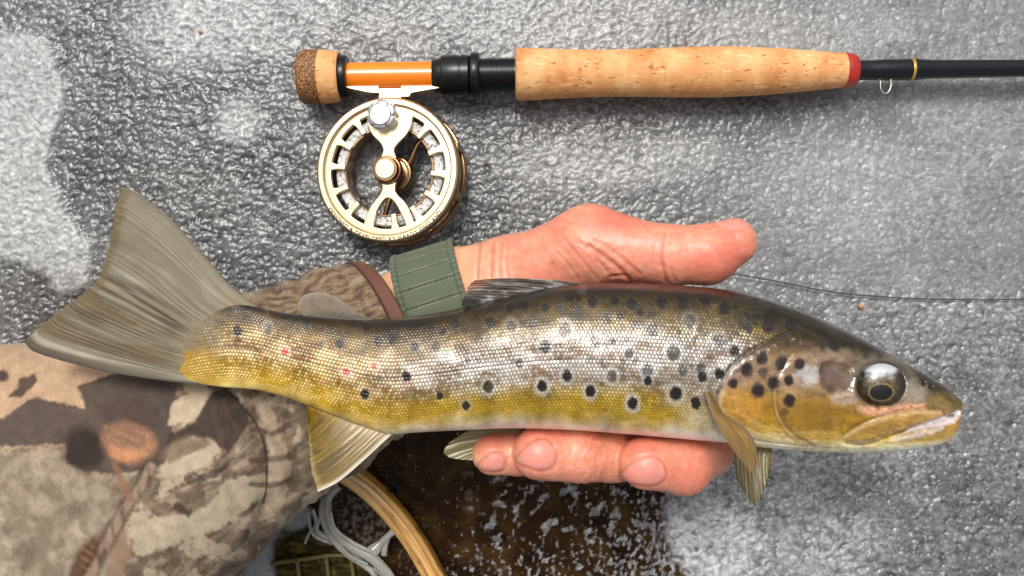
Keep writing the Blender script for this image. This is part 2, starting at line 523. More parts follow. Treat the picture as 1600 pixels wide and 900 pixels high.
OPER = cr([(1236, 521), (1196, 538), (1160, 560), (1140, 580), (1128, 606), (1122, 628), (1132, 652), (1156, 674), (1190, 690), (1235, 699), (1275, 700)], 60)   # gill cover rear edge
PREOP = cr([(1240, 552), (1222, 575), (1212, 600), (1211, 630), (1218, 656), (1238, 680), (1268, 697)], 40)
MAXI = cr([(1448, 640), (1415, 643), (1380, 650), (1345, 664), (1322, 678), (1317, 687), (1330, 693), (1360, 692), (1388, 681), (1415, 671), (1450, 660), (1474, 649), (1470, 641)], 80, True)
GAPE = [(1404, 680), (1440, 673), (1472, 668), (1492, 663), (1502, 650), (1504, 641), (1498, 639), (1482, 647), (1455, 657), (1425, 668)]
JAW = [(1385, 690), (1412, 680), (1450, 673), (1480, 668), (1500, 660), (1500, 680), (1470, 695), (1420, 700)]
EYEC = (1377, 602)
SPOTS = [  # x, y, r, darkness, halo
 (711,507,7,.75,0),(691,517,6,.8,0),(766,504,8,.8,0),(797,482,7,.85,0),(820,477,7,.85,0),(799,510,9,.55,.3),(816,502,6,.6,0),(834,502,9,.6,0),(852,481,6,.8,0),(876,482,8,.6,0),(890,463,7,.8,0),(904,466,5,.8,0),(910,452,8,.7,0),(902,488,9,.7,0),(925,473,8,.9,0),(960,469,7,.9,0),(948,499,9,.55,0),(968,494,6,.8,0),(987,475,9,.95,0),(1001,489,6,.8,0),(993,509,8,.65,0),(973,512,5,.5,0),(1019,515,10,.65,.2),(1033,472,9,1,0),(1067,475,8,.95,0),(1064,458,9,.75,0),(1007,452,8,.75,0),(1103,467,10,.75,0),(1132,482,10,1,0),(1078,502,10,.7,.2),(1124,532,10,.6,.3),(1148,548,8,.9,.2),(1052,551,12,.65,.9),(983,552,8,.6,.7),(957,533,6,.5,.4),(930,533,9,.5,.6),(883,516,11,.55,.6),(908,528,4,.4,0),(852,542,10,1,.5),(812,568,7,.5,.9),(886,587,9,1,.9),(847,603,9,1,.9),(922,611,9,1,.8),(956,588,9,.5,.9),(1012,578,10,.6,.9),(1012,595,7,1,.4),(988,630,9,1,1),(1056,615,11,1,.7),(1087,630,9,1,.2),(1067,578,8,.6,.3),(1096,577,9,.6,.4),(1097,589,8,1,.2),(1124,584,9,1,.2),(763,604,9,.75,.8),(728,634,7,.9,.4),(687,619,6,.9,0),(731,564,5,.6,.5),(682,541,8,.5,.2),(974,587,5,.35,0),
 (368,476,8,.7,0),(371,517,8,1,0),(418,515,8,.6,.2),(344,506,5,.6,0),(311,516,5,.55,0),(478,506,7,.8,0),(531,537,8,.8,0),(502,539,6,.45,0),(572,511,7,.85,0),(591,534,7,.9,0),(612,528,8,.9,0),(648,508,8,.9,0),(648,541,7,.8,.2),(570,616,8,1,.2),(635,588,8,.95,0),(560,480,8,.6,0),
 (1208,488,9,1,0),(1200,509,10,.95,0),(1236,509,10,.95,0),(1168,512,9,.6,0),(1190,560,11,1,0),(1166,577,12,1,0),(1192,582,9,.45,0),(1221,568,12,1,0),(1249,569,10,1,0),(1232,594,9,1,.2),(1208,598,11,1,0),(1145,599,9,1,0),(1184,610,12,1,0),(1233,626,11,1,.2),(1304,541,10,.85,0),(1374,555,8,.5,0),(1353,555,6,.5,0),(1225,645,8,.3,0),(1154,469,7,.7,0)]
REDS = [(445,550,7),(541,581,7),(585,572,6)]

def trout():
    rt = root('trout', P(880, 570, 86))
    tag(rt, 'spotted brown trout with golden belly lying across the open hand', 'fish')
    # stations
    xs = np.concatenate([270 + 30 * np.linspace(0, 1, 40) ** 1.7, np.linspace(300, 1470, 1060)[1:], 1470 + 34 * (1 - (1 - np.linspace(0, 1, 60)[1:]) ** 2)])
    n = len(xs)
    yt, yb, tk = curve1(TOP, xs), curve1(BOT, xs), curve1(THK, xs) / SF
    yt = np.minimum(yt, yb - .4)
    nf, nb = 250, 44
    th = np.concatenate([np.linspace(0, np.pi, nf), np.linspace(np.pi, 2 * np.pi, nb + 2)[1:-1]])
    m = len(th)
    ct, st = np.cos(th), np.sin(th)
    half, mid = (yb - yt) / 2, (yb + yt) / 2
    # slightly squarer flank than an ellipse, a keeled back
    sq = np.sign(st) * np.abs(st) ** .86
    PX = np.broadcast_to(xs[:, None], (n, m))
    PYm = mid[:, None] - half[:, None] * ct[None, :]
    Z = ZF + tk[:, None] * sq[None, :]
    V = P(PX, PYm, ZF); V[..., 2] = Z
    front = (th <= np.pi)[None, :] & np.ones((n, 1), bool)
    px, py = proj(V)
    px = np.where(front, px, PX).astype(np.float32); py = np.where(front, py, PYm).astype(np.float32)
    T = ((PYm - yt[:, None]) / (yb - yt)[:, None]).astype(np.float32)      # 0 back .. 1 belly
    wgt = np.clip(np.abs(st) * 3.2, 0, 1)[None, :] * np.ones((n, 1))
    # ---- relief of the head (mm)
    D = np.zeros((n, m), np.float32)
    hd = px > 1085
    hx, hy = px[hd], py[hd]
    opoly = np.concatenate([OPER, [(1330, 700), (1330, 640), (1330, 560), (1290, 540), (1260, 520)]])
    so = sdp(hx, hy, opoly)
    dop = dpl(hx, hy, OPER)
    r = (.75 * (1 - ss(-10, 1.5, so))) * np.exp(-(dop / 42) ** 2) * (.55 + .45 * ss(-.3, .3, fbm(hx / 22, hy / 22, 2, 32)))
    nearop = np.exp(-(dop / 22) ** 2)
    r -= .55 * np.exp(-((so - 2.2) / 2.4) ** 2) * nearop
    dpo = dpl(hx, hy, PREOP)
    r -= .16 * np.exp(-(dpo / 2.6) ** 2) * (.4 + .6 * ss(-.3, .3, fbm(hx / 20, hy / 20, 2, 38)))
    r += .12 * np.exp(-((dpo - 7) / 5) ** 2)
    sm = sdp(hx, hy, MAXI)
    r += .60 * (1 - ss(-9, 1.0, sm)) - .40 * np.exp(-((sm - 1.8) / 2.6) ** 2)
    spp = sdp(hx, hy, np.concatenate([PREOP, [(1330, 690), (1330, 560)]]))
    r += .45 * (1 - ss(-9, 1, spp)) * np.exp(-(dpo / 34) ** 2)
    sg = sdp(hx, hy, GAPE)
    r -= 2.1 * (1 - ss(-5, 1.2, sg))
    sj = sdp(hx, hy, JAW)
    r += .35 * (1 - ss(-5, 1.5, sj))
    er = np.hypot((hx - EYEC[0]) / 1.0, (hy - EYEC[1]) / .9)
    r += .30 * np.exp(-((er - 46) / 10) ** 2) - 2.6 * (1 - ss(30, 42, er))
    # cheek bones: the pale plate and the dark pit behind the eye
    PIT = [(1278, 585), (1284, 566), (1306, 561), (1330, 574), (1338, 590), (1330, 612), (1304, 620), (1284, 606)]
    sp_ = sdp(hx, hy, PIT)
    r -= .8 * (1 - ss(-6, 2, sp_)) - .25 * np.exp(-((sp_ - 5) / 4) ** 2)
    RIDG = cr([(1236, 521), (1262, 540), (1300, 552), (1345, 562), (1390, 566), (1430, 584)], 40)
    r += .35 * np.exp(-(dpl(hx, hy, RIDG) / 6) ** 2)
    nos = np.minimum(np.hypot((hx - 1444) / 4.2, (hy - 599) / 6), np.hypot((hx - 1455) / 4, (hy - 605) / 4))
    r -= 1.0 * (1 - ss(.5, 1.2, nos))
    for k in range(4):                                     # branchiostegal folds under the gill cover
        cv = cr([(1160 + 10 * k, 682 + 3 * k), (1205 + 16 * k, 693 + 1.6 * k), (1265 + 16 * k, 697 + 1.5 * k)], 20)
        r -= .22 * np.exp(-(dpl(hx, hy, cv) / 1.6) ** 2)
    r += .34 * fbm(hx / 24, hy / 16, 4, 33) + .05 * fbm(hx / 5, hy / 5, 2, 31)
    D[hd] = r
    # ---- scales: hex lattice following the flank
    bodyx = PX - .18 * (PYm - mid[:, None])
    lin = np.interp(xs, xs, np.concatenate([[0], np.cumsum(np.hypot(np.diff(xs), np.diff(mid)))]))
    S = lin[:, None] + 1.6 * fbm(px / 60, py / 60, 2, 5)
    W = (PYm - mid[:, None]) * 1.05 + 1.2 * fbm(px / 50, py / 50, 2, 6)
    # stretch around the flank so scales stay round where the body curves away
    W = half[:, None] * (np.pi / 2 - np.where(front, th[None, :], 2 * np.pi - th[None, :])) * -.84 + 1.0 * fbm(px / 50, py / 50, 2, 6)
    pit, row = 5.3, 4.75
    a = S / pit; b = W / row
    def lat(ox, oy):
        ii = np.round(a - ox); jj = np.round((b - oy) / 1.0 / 2) * 2
        u_, v_ = a - ox - ii, (b - oy - jj)
        hsh = np.sin((ii + ox) * 12.9898 + (jj + oy) * 78.233) * 43758.5453
        return (u_ * pit) ** 2 + (v_ * row * .98) ** 2, hsh - np.floor(hsh), u_
    dA, hA, uA = lat(0., 0.); dB, hB, uB = lat(.5, 1.)
    pick = dA < dB
    ds = np.sqrt(np.minimum(dA, dB)); hs = np.where(pick, hA, hB); us = np.where(pick, uA, uB)
    scale_in = 1 - ss(1.0, 3.0, ds)                         # 1 at scale centre
    edge = ss(2.0, 3.0, ds)
    behind = np.zeros((n, m), np.float32) + 1
    behind[hd] = ss(-1, 4, so)
    nap = np.ones((n, m), np.float32)
    nap[hd] = 1 - ss(-4, 8, (hx - 1250) + (540 - hy) * .4)
    smask = behind * nap * ss(282, 300 + 60 * (1 - ss(.4, .6, T)), px + 12 * fbm(px / 15, py / 10, 2, 8)) * ss(.035, .12, T) * (1 - .75 * ss(.86, .98, T))
    vary = (.45 + .55 * ss(-.3, .3, fbm(px / 40, py / 30, 3, 48))) * (1 - .35 * ss(620, 820, px)) * (.7 + .6 * hs)
    D += vary * smask * (.22 * scale_in + .13 * us * (1 - edge)) - .09 * vary * smask * edge
    lat_y = mid + half * np.interp(xs, [280, 600, 900, 1130], [.0, .05, .03, .08])
    LL = np.exp(-((py - lat_y[:, None]) / 1.3) ** 2) * smask
    D -= .12 * LL
    D += (.55 * fbm(px / 90, py / 60, 3, 44) + .22 * fbm(px / 24, py / 20, 3, 46)) * (1 - ss(1120, 1160, px))
    # ---- colour
    c = np.zeros((n, m, 3), np.float32)
    tail = 1 - ss(500, 720, px)
    headm = ss(1130, 1190, px)
    wv = T + .075 * fbm(px / 45, py / 35, 4, 12) + .05 * fbm(px / 130, py / 60, 2, 14) + .02 * (hs - .5)
    def ramp(stops):
        tt = [s[0] for s in stops]; cc = np.array([s[1] for s in stops])
        return np.stack([np.interp(wv, tt, cc[:, k]) for k in range(3)], -1).astype(np.float32)
    rb = ramp([(0, C(26, 21, 14)), (.08, C(60, 47, 27)), (.18, C(96, 77, 48)), (.30, C(118, 102, 80)), (.5, C(138, 124, 108)), (.62, C(140, 121, 88)), (.72, C(158, 130, 58)), (.83, C(178, 146, 66)), (.90, C(206, 184, 138)), (.95, C(224, 208, 190)), (1, C(226, 212, 202))])
    rt_ = ramp([(0, C(34, 27, 13)), (.10, C(82, 62, 30)), (.24, C(122, 95, 57)), (.5, C(142, 112, 76)), (.66, C(164, 128, 54)), (.84, C(186, 148, 40)), (.95, C(206, 178, 108)), (1, C(208, 190, 140))])
    rh = ramp([(0, C(84, 80, 70)), (.05, C(62, 56, 42)), (.12, C(56, 46, 28)), (.25, C(84, 69, 42)), (.38, C(130, 108, 80)), (.5, C(160, 134, 96)), (.62, C(166, 130, 66)), (.76, C(160, 122, 46)), (.84, C(196, 164, 94)), (.90, C(228, 210, 164)), (1, C(240, 232, 212))])  # grey first stops paint sky sheen along the head top
    rs = ramp([(0, C(26, 21, 14)), (.08, C(58, 46, 28)), (.18, C(92, 76, 50)), (.30, C(116, 104, 88)), (.6, C(146, 134, 118)), (.75, C(164, 150, 122)), (.86, C(196, 184, 162)), (.93, C(224, 212, 202)), (1, C(228, 216, 208))])
    rb = mix(rb, rs, ss(1030, 1110, px + 60 * fbm(px / 40, py / 30, 3, 19)))
    c = rb * (1 - tail[..., None]) + rt_ * tail[..., None]
    c = mix(c, rh, headm)
    # mottling, faint vertical bars
    mot = fbm(px / 26, py / 20, 4, 15)
    bars_ = fbm(px / 44, py / 130, 3, 16)
    c *= (1 + .42 * mot + .30 * bars_ * (1 - headm))[..., None]
    c = mix(c, C(150, 108, 84), .35 * ss(.0, .4, fbm(px / 70, py / 34, 3, 17)) * ss(.3, .45, T) * (1 - ss(.6, .75, T)) * (1 - headm))
    # scales: pale pearly centres, dark pocket rims
    pearl = smask * (.16 + .84 * ss(.12, .36, T)) * (1 - .50 * ss(.70, .9, T) * (1 - tail))
    bright = .22 + 1.0 * ss(-.3, .38, fbm(px / 46, py / 24, 4, 18)) + .8 * (hs - .5)
    silver = ss(.2, .38, T) * (1 - ss(.58, .76, T)) * (1 - .55 * tail)  # silvery scales, with sky sheen on the flank painted in
    pc = mix(mix(np.broadcast_to(C(214, 186, 112), c.shape).copy(), C(212, 209, 206), silver), C(232, 206, 156), tail * .75)
    c = mix(c, pc, np.clip(pearl * scale_in * bright * (.55 + .34 * silver + .25 * tail), 0, .95))
    c = c * (1 - (.55 * smask * edge * (.5 + .5 * ss(.05, .25, T)))[..., None])
    # brown worn patches
    for (x0, y0, rx, ry, aa) in [(835, 540, 42, 17, .55), (893, 537, 22, 4, .7), (1045, 592, 70, 10, .45), (860, 560, 30, 20, .2)]:
        q = np.hypot((px - x0) / rx, (py - y0) / ry) + .5 * fbm(px / 9, py / 7, 3, 22)
        c = mix(c, C(104, 86, 62), aa * (1 - ss(.7, 1.1, q)))
    c = c * (1 - .35 * LL)[..., None]
    lum = c.mean(-1, keepdims=True)
    c = np.clip(lum + (c - lum) * 1.28, 0.004, 1)
    c = c * np.clip(lum / .26, .12, 4) ** .36 * .88
    # halos then spots
    rag = 1 + .22 * fbm(px / 7, py / 7, 3, 24) + .10 * (hs - .5)
    for (x0, y0, r0, dk, ha) in SPOTS:
        near = (np.abs(px - x0) < 34) & (np.abs(py - y0) < 34)
        xx, yy = px[near], py[near]
        q = np.hypot((xx - x0) / (r0 * .92), (yy - y0) / (r0 * 1.12)) * rag[near]
        cc = c[near]
        if ha:
            cc = mix(cc, C(214, 212, 206), .80 * ha * (1 - ss(1.15, 1.95, q)) * ss(.7, 1.1, q) * (.25 + .75 * scale_in[near]))
        bodycol = C(24, 17, 14) if dk > .7 else C(62, 60, 60)
        cc = mix(cc, bodycol, min(1, .35 + dk * .68) * (1 - ss(.72, 1.18, q)))
        c[near] = cc
    for (x0, y0, r0) in REDS:
        near = (np.abs(px - x0) < 20) & (np.abs(py - y0) < 20)
        q = np.hypot(px[near] - x0, py[near] - y0) / r0 * rag[near]
        c[near] = mix(mix(c[near], C(222, 190, 170), .5 * (1 - ss(1.2, 1.9, q))), C(196, 52, 30), .9 * (1 - ss(.5, 1.05, q)))
    # tail root: skin colour running out into the fin in a ragged line
    tr = sdp(px, py, [(404, 470), (372, 462), (318, 486), (292, 512), (283, 548), (282, 590), (300, 600), (420, 615), (480, 560)]) + 6 * fbm(px / 10, py / 8, 3, 28)
    fin = ss(-6, 5, tr) * (px < 420)
    c = mix(c, C(122, 110, 82), fin * .85)
    c = mix(c, C(128, 114, 84), .8 * (1 - ss(300, 392, px + 26 * fbm(px / 18, py / 8, 3, 29))) * (1 - ss(.42, .60, T)))
    yl = np.hypot((px - 312) / 40, (py - 575) / 34) + .25 * fbm(px / 12, py / 12, 2, 30)
    c = mix(c, C(168, 130, 28), .75 * (1 - ss(.6, 1.15, yl)))
    # ---- head colouring (edges broken up by warped coordinates)
    q = c[hd]
    ox, oy = hx, hy
    fr = fbm(hx / 14, hy / 10, 4, 34)
    hx = hx + 7 * fbm(ox / 18, oy / 14, 3, 35); hy = hy + 6 * fbm(ox / 16, oy / 14, 3, 37)
    inop = 1 - ss(-3, 2, so)
    q = mix(q, C(146, 118, 96), inop * (1 - ss(600, 640, hy)) * ss(540, 565, hy) * .5)
    yel = np.hypot((hx - 1268) / 78, (hy - 650) / 36)
    q = mix(q, C(150, 112, 30), .8 * (1 - ss(.45, 1.2, yel)))
    q = mix(q, C(112, 80, 24), .45 * (1 - ss(.3, 1.0, np.hypot((hx - 1290) / 60, (hy - 645) / 28) + .5 * fr)))
    gold = np.hypot((hx - 1152) / 46, (hy - 640) / 40)
    q = mix(q, C(190, 138, 48), .85 * (1 - ss(.5, 1.2, gold)) * inop)
    q = mix(q, C(226, 196, 128), .6 * (1 - ss(.2, 1, np.hypot((hx - 1150) / 14, (hy - 668) / 16) + .3 * fr)) * inop)
    lw_ = ss(590, 640, hy) * (.5 + .5 * ss(-.3, .2, fr))
    q = mix(q, C(232, 212, 168), .6 * np.exp(-((so + 3) / 2.6) ** 2) * lw_ * nearop)
    for kk, (a_, b_) in enumerate([(8, 2.0), (15, 2.4), (24, 3)]):
        q = mix(q, C(224, 190, 120) if kk % 2 == 0 else C(140, 96, 30), .45 * np.exp(-((so + a_ + 3 * fr) / b_) ** 2) * ss(630, 660, hy) * np.exp(-(dop / 40) ** 2))
    wk = .35 + .65 * ss(-.3, .3, fbm(hx / 18, hy / 18, 2, 39))
    q = mix(q, C(206, 160, 128), .42 * np.exp(-(dpo / 1.6) ** 2) * wk)
    q = mix(q, C(84, 60, 40), .5 * np.exp(-((dpo - 4) / 2.2) ** 2) * wk)
    pale = np.hypot((hx - 1262) / 25, (hy - 586) / 19) + .25 * fr
    q = mix(q, C(184, 182, 178), .75 * (1 - ss(.55, 1.1, pale)))
    q = mix(q, C(168, 146, 122), .4 * (1 - ss(.3, 1.2, np.hypot((hx - 1300) / 60, (hy - 556) / 14))))
    spw = sdp(hx, hy, PIT)
    q = mix(q, C(84, 62, 40), .9 * (1 - ss(-5, 3, spw + 3 * fr)))
    q = mix(q, C(112, 98, 92), .55 * (1 - ss(-15, -3, spw + 9 * fr)))
    q = mix(q, C(58, 40, 26), .6 * (1 - ss(2, 9, np.hypot(hx - 1298, hy - 606))))
    scar = np.hypot((hx - 1318) / 26, (hy - 622) / 13) + .4 * fr
    q = mix(q, C(186, 166, 148), .6 * (1 - ss(.5, 1.1, scar)))
    # eyelid rim and cheek stripe
    q = mix(q, C(134, 120, 104), .5 * np.exp(-((er - 48) / 9) ** 2))
    q = mix(q, C(74, 62, 48), .6 * np.exp(-((er - 41) / 4) ** 2))
    q = mix(q, C(30, 25, 20), .95 * (1 - ss(35, 41, er)))
    STR = cr([(1345, 639), (1370, 643), (1400, 641), (1425, 637), (1440, 635)], 20)
    q = mix(q, C(228, 168, 130), .85 * (1 - ss(2, 9, dpl(hx, hy, STR))))
    q = mix(q, C(150, 76, 44), .7 * ss(.12, .3, fbm(hx / 6, hy / 6, 2, 43)) * (1 - ss(3, 7, dpl(hx, hy, STR))))
    snout = np.hypot((hx - 1472) / 36, (hy - 630) / 20)
    q = mix(q, C(140, 116, 54), .6 * (1 - ss(.4, 1.2, snout)))
    q = mix(q, C(66, 54, 36), .6 * (1 - ss(1.5, 5, dpl(hx, hy, [(1455, 601), (1476, 616), (1492, 630)]))))
    q = mix(q, C(168, 158, 144), .5 * (1 - ss(.4, 1.2, np.hypot((hx - 1428) / 26, (hy - 612) / 20) + .2 * fr)))
    inm = 1 - ss(-4, 1.5, sm)
    q = mix(q, C(176, 136, 66), .7 * inm)
    q = mix(q, C(206, 172, 124), .6 * inm * (1 - ss(0, 7, np.abs(sm + 3 + 3 * fr))))
    q = mix(q, C(128, 92, 36), .5 * inm * ss(.0, .35, fbm(hx / 22, hy / 7, 3, 45)))
    q = mix(q, C(84, 62, 36), .5 * np.exp(-((sm - 1.2) / 1.8) ** 2) * (.4 + .6 * ss(-.2, .2, fr)))
    q = mix(q, C(180, 146, 78), .75 * (1 - ss(-8, 3, sj)) * (1 - ss(684, 698, hy + 3 * fr)))
    q = mix(q, C(226, 216, 202), .7 * (1 - ss(-2, 5, dpl(hx, hy, [(1395, 686), (1420, 683), (1450, 675), (1470, 670)]) - 2)))
    q = mix(q, C(216, 204, 204), .9 * (1 - ss(-3.5, 1, sg)))
    q = mix(q, C(70, 56, 50), .8 * (1 - ss(.5, 5, np.hypot(hx - 1489, hy - 652))))
    q = mix(q, C(90, 62, 48), .6 * np.exp(-((dpl(ox, oy, [(1425, 667), (1455, 657), (1484, 647)])) / 1.4) ** 2))
    q = mix(q, C(30, 26, 24), .9 * (1 - ss(.6, 1.1, nos)))
    q = mix(q, C(52, 42, 30), .75 * np.exp(-((so - 2.5) / 2.4) ** 2) * (oy < 660) * (ox < 1240) * nearop * (.4 + .6 * ss(-.3, .2, fr)))
    fold = dpl(hx, hy, cr([(1237, 521), (1215, 528), (1190, 543), (1158, 562)], 20))
    q = mix(q, C(56, 44, 32), .75 * (1 - ss(1, 5, fold)))
    q *= (1 + .30 * fbm(ox / 6, oy / 5, 3, 36) + .34 * fbm(ox / 26, oy / 18, 4, 47))[..., None]
    q = mix(q, C(96, 70, 58), .45 * ss(.05, .4, fbm(ox / 34, oy / 20, 3, 49)) * inop * (1 - ss(620, 650, oy)))
    hx, hy = ox, oy
    # spots on the head stay on top of the plates
    hs_ = [s for s in SPOTS if s[0] > 1136]
    rg = rag[hd]
    for (x0, y0, r0, dk, ha) in hs_:
        g = np.hypot((hx - x0) / (r0 * .9), (hy - y0) / (r0 * .95)) * rg
        q = mix(q, C(34, 22, 16), min(1, .25 + dk * .72) * (1 - ss(.6, 1.2, g)))
    c[hd] = q
    V[..., 2] += D * wgt * np.where(front, 1, -.35)
    # close both ends with a point
    F = grid_faces(n, m, wrap_m=True)
    Vf = V.reshape(-1, 3)
    c *= 1.0
    metal = np.clip(smask * (.30 * silver + .12) * (.3 + .7 * scale_in), 0, .5)
    rough = .34 - .10 * headm + .12 * edge * smask
    mt = material('trout_skin', attr=True, rough=.3, coat=.55, coat_rough=.12, spec=.5)
    add_attr(mt, 'rough', 'Roughness'); add_attr(mt, 'metal', 'Metallic')
    add_bump(mt, 1400., .00012, .35, 3.)
    body = mesh('body', Vf, F, mt, rt, colors=c, attrs={'rough': rough, 'metal': metal})

    # ---- eye
    def zat(x, y):
        k = (np.abs(px[:, :nf] - x) < 2) & (np.abs(py[:, :nf] - y) < 2)
        return V[:, :nf, 2][k].mean() if k.any() else ZF
    ze = zat(EYEC[0] - 46, EYEC[1]) * .5 + zat(EYEC[0] + 46, EYEC[1]) * .5
    ec = P(EYEC[0], EYEC[1] - 1, ze - 2.0)
    R = 8.9
    nlat, nlon = 70, 90
    la = np.linspace(0, np.pi * .62, nlat); lo = np.linspace(0, 2 * np.pi, nlon, endpoint=False)
    LA, LO = np.meshgrid(la, lo, indexing='ij')
    E = np.stack([np.sin(LA) * np.cos(LO) * 1.02, np.sin(LA) * np.sin(LO) * .90, np.cos(LA) * .50], -1) * R + ec
    ex, ey = proj(E)
    pr = np.hypot((ex - 1377) / 18.5, (ey - 613) / 12.5)
    ir = fbm(ex / 6, ey / 6, 3, 61)
    ecol = np.broadcast_to(C(70, 58, 34), E.shape).copy()
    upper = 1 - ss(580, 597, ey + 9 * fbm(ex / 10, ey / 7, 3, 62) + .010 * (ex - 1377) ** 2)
    ecol = mix(ecol, C(206, 209, 214), upper * .95)  # pale cap paints the sky's reflection on the upper eye
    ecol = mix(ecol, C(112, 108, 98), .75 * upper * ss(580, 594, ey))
    ecol = mix(ecol, C(128, 108, 62), .8 * (1 - upper) * ss(.0, .5, ir + .1))
    ecol = mix(ecol, C(24, 19, 12), .92 * ss(.45, .95, np.hypot((ex - 1377) / 38, (ey - 603) / 34)) * (1 - upper))
    ecol = mix(ecol, C(164, 120, 76), .6 * np.exp(-((pr - 1.05) / .06) ** 2))
    ecol = mix(ecol, C(6, 5, 5), 1 - ss(.9, 1.03, pr))
    me_ = material('trout_eye', attr=True, rough=.4, coat=.7, coat_rough=.05)
    add_attr(me_, 'metal', 'Metallic')
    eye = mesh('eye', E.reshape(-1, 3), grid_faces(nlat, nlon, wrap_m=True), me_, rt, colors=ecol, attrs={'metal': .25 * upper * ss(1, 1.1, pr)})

    # ---- fins: Coons patches with rays, two skins and a rim
    mf = material('fin_membrane', attr=True, rough=.4, coat=.3, coat_rough=.15)
    add_bump(mf, 900., .0002, .35, 3.)
    BS(mf).inputs['Transmission Weight'].default_value = 0.0
    def fin_mesh(name, base, tip, e0, e1, zb, zt, rays, colf, nu=150, nv=110, ray_h=.22, thick=.9, fray=0., seed=0, wave=0.):
        c0, c1 = cr(base, nu), cr(tip, nu)
        d0 = cr([base[0]] + list(e0) + [tip[0]], nv); d1 = cr([base[-1]] + list(e1) + [tip[-1]], nv)
        u = np.linspace(0, 1, nu)[:, None, None]; v = np.linspace(0, 1, nv)[None, :, None]
        Q = (1 - v) * c0[:, None] + v * c1[:, None] + (1 - u) * d0[None] + u * d1[None] \
            - ((1 - u) * (1 - v) * c0[0] + u * (1 - v) * c0[-1] + (1 - u) * v * c1[0] + u * v * c1[-1])
        U, Vv = np.broadcast_arrays(u[..., 0], v[..., 0])
        if fray:
            fr_ = fray * (pn(U[:, 0] * rays * 1.1, U[:, 0] * 0 + 3, seed) + .5 * pn(U[:, 0] * rays * 3, U[:, 0] * 0, seed + 1))
            dirv = Q[:, -1] - Q[:, -8]; dirv /= np.linalg.norm(dirv, axis=1)[:, None] + 1e-9
            Q = Q + (Vv[..., None] ** 6) * (fr_[:, None] * dirv)[:, None, :]
        x, y = Q[..., 0], Q[..., 1]
        Uw = U + .05 * fbm(U * 5, Vv * .6, 2, seed + 2) + .02 * fbm(U * 16, Vv * 1.2, 2, seed + 4)
        rp = (.5 + .5 * np.cos(2 * np.pi * rays * Uw)) * (.25 + .75 * ss(-.35, .35, fbm(U * 9, Vv * 1.5, 3, seed + 6)))
        t = thick * (1 - .75 * Vv) * .5 + .06
        z = zb + (zt - zb) * Vv + wave * np.sin(U * 5 + Vv * 2) * Vv
        rel = ray_h * (rp ** 1.5) * (1 - .45 * Vv) * np.minimum(1, 6 * np.minimum(U, 1 - U))
        zf, zk = z + t + rel, z - t - rel
        A, B = P(x, y, zf), P(x, y, zk)
        col = colf(U, Vv, x, y, rp)
        nA = nu * nv
        rim = np.concatenate([np.arange(nu) * nv, (nu - 1) * nv + np.arange(1, nv), (np.arange(nu - 1)[::-1]) * nv + nv - 1, np.arange(1, nv - 1)[::-1]])
        r2 = np.roll(rim, -1)
        FF = np.concatenate([grid_faces(nu, nv), grid_faces(nu, nv, flip=True) + nA, np.stack([rim, rim + nA, r2 + nA, r2], -1)])
        return mesh(name, np.concatenate([A.reshape(-1, 3), B.reshape(-1, 3)]), FF, mf, rt, colors=np.concatenate([col.reshape(-1, 3)] * 2))

    def col_tail(U, Vv, x, y, rp):
        c = np.broadcast_to(C(134, 124, 98), U.shape + (3,)).copy()
        st1 = fbm(U * 9, Vv * 1.3, 4, 71)
        low = ss(.48, .60, U)
        c = mix(c, C(158, 152, 132), .7 * ss(0, .45, st1) * (1 - .4 * low))
        c = mix(c, C(98, 78, 34), np.clip(low * (.35 + 1.5 * ss(-.15, .35, fbm(U * 11, Vv * 1.6, 4, 73))), 0, .9) * ss(.05, .4, Vv))
        mid_ = np.exp(-((U - .49) / .07) ** 2)
        c = mix(c, C(70, 52, 18), .92 * mid_ * ss(.15, .35, Vv) * ss(-.25, .1, fbm(U * 30, Vv * 1.2, 2, 74)))
        c = mix(c, C(184, 176, 148), .6 * np.exp(-((U - .55) / .012) ** 2) * ss(.3, .5, Vv))
        c = mix(c, C(108, 88, 42), .8 * ss(.92, .97, Vv + .03 * fbm(U * 14, Vv, 2, 75)) * (1 - .5 * low))
        c = mix(c, C(146, 126, 86), .7 * (1 - ss(.0, .28, Vv + .1 * fbm(U * 12, Vv * 3, 2, 78))))
        c = mix(c, C(90, 72, 40), .75 * np.exp(-((U) / .018) ** 2))
        c = mix(c, C(58, 48, 40), .9 * ss(.965, .99, U))
        c = mix(c, C(186, 180, 156), .6 * np.exp(-((U - .93) / .02) ** 2))
        c = mix(c, C(74, 58, 24), .65 * low * ss(-.05, .35, fbm(U * 18, Vv * 1.1, 3, 72)) * ss(.1, .3, Vv))
        c *= .80
        c *= (1 + .10 * (rp - .3) + .30 * fbm(U * 26, Vv * 2.2, 3, 77) + .2 * fbm(x / 40, y / 40, 3, 79))[..., None]
        return c
    fin_mesh('tail_fin', [(404, 480), (372, 496), (345, 520), (325, 550), (322, 578), (344, 604)],
             [(190, 293), (181, 322), (174, 365), (166, 402), (150, 440), (118, 467), (88, 490), (58, 514), (38, 534)],
             [(360, 446), (320, 400), (270, 345), (230, 312), (208, 297)], [(290, 599), (220, 590), (150, 577), (85, 560), (50, 547)],
             ZF, ZF + 3, 30, col_tail, 260, 150, .10, .7, 4.0, 3, 1.2)

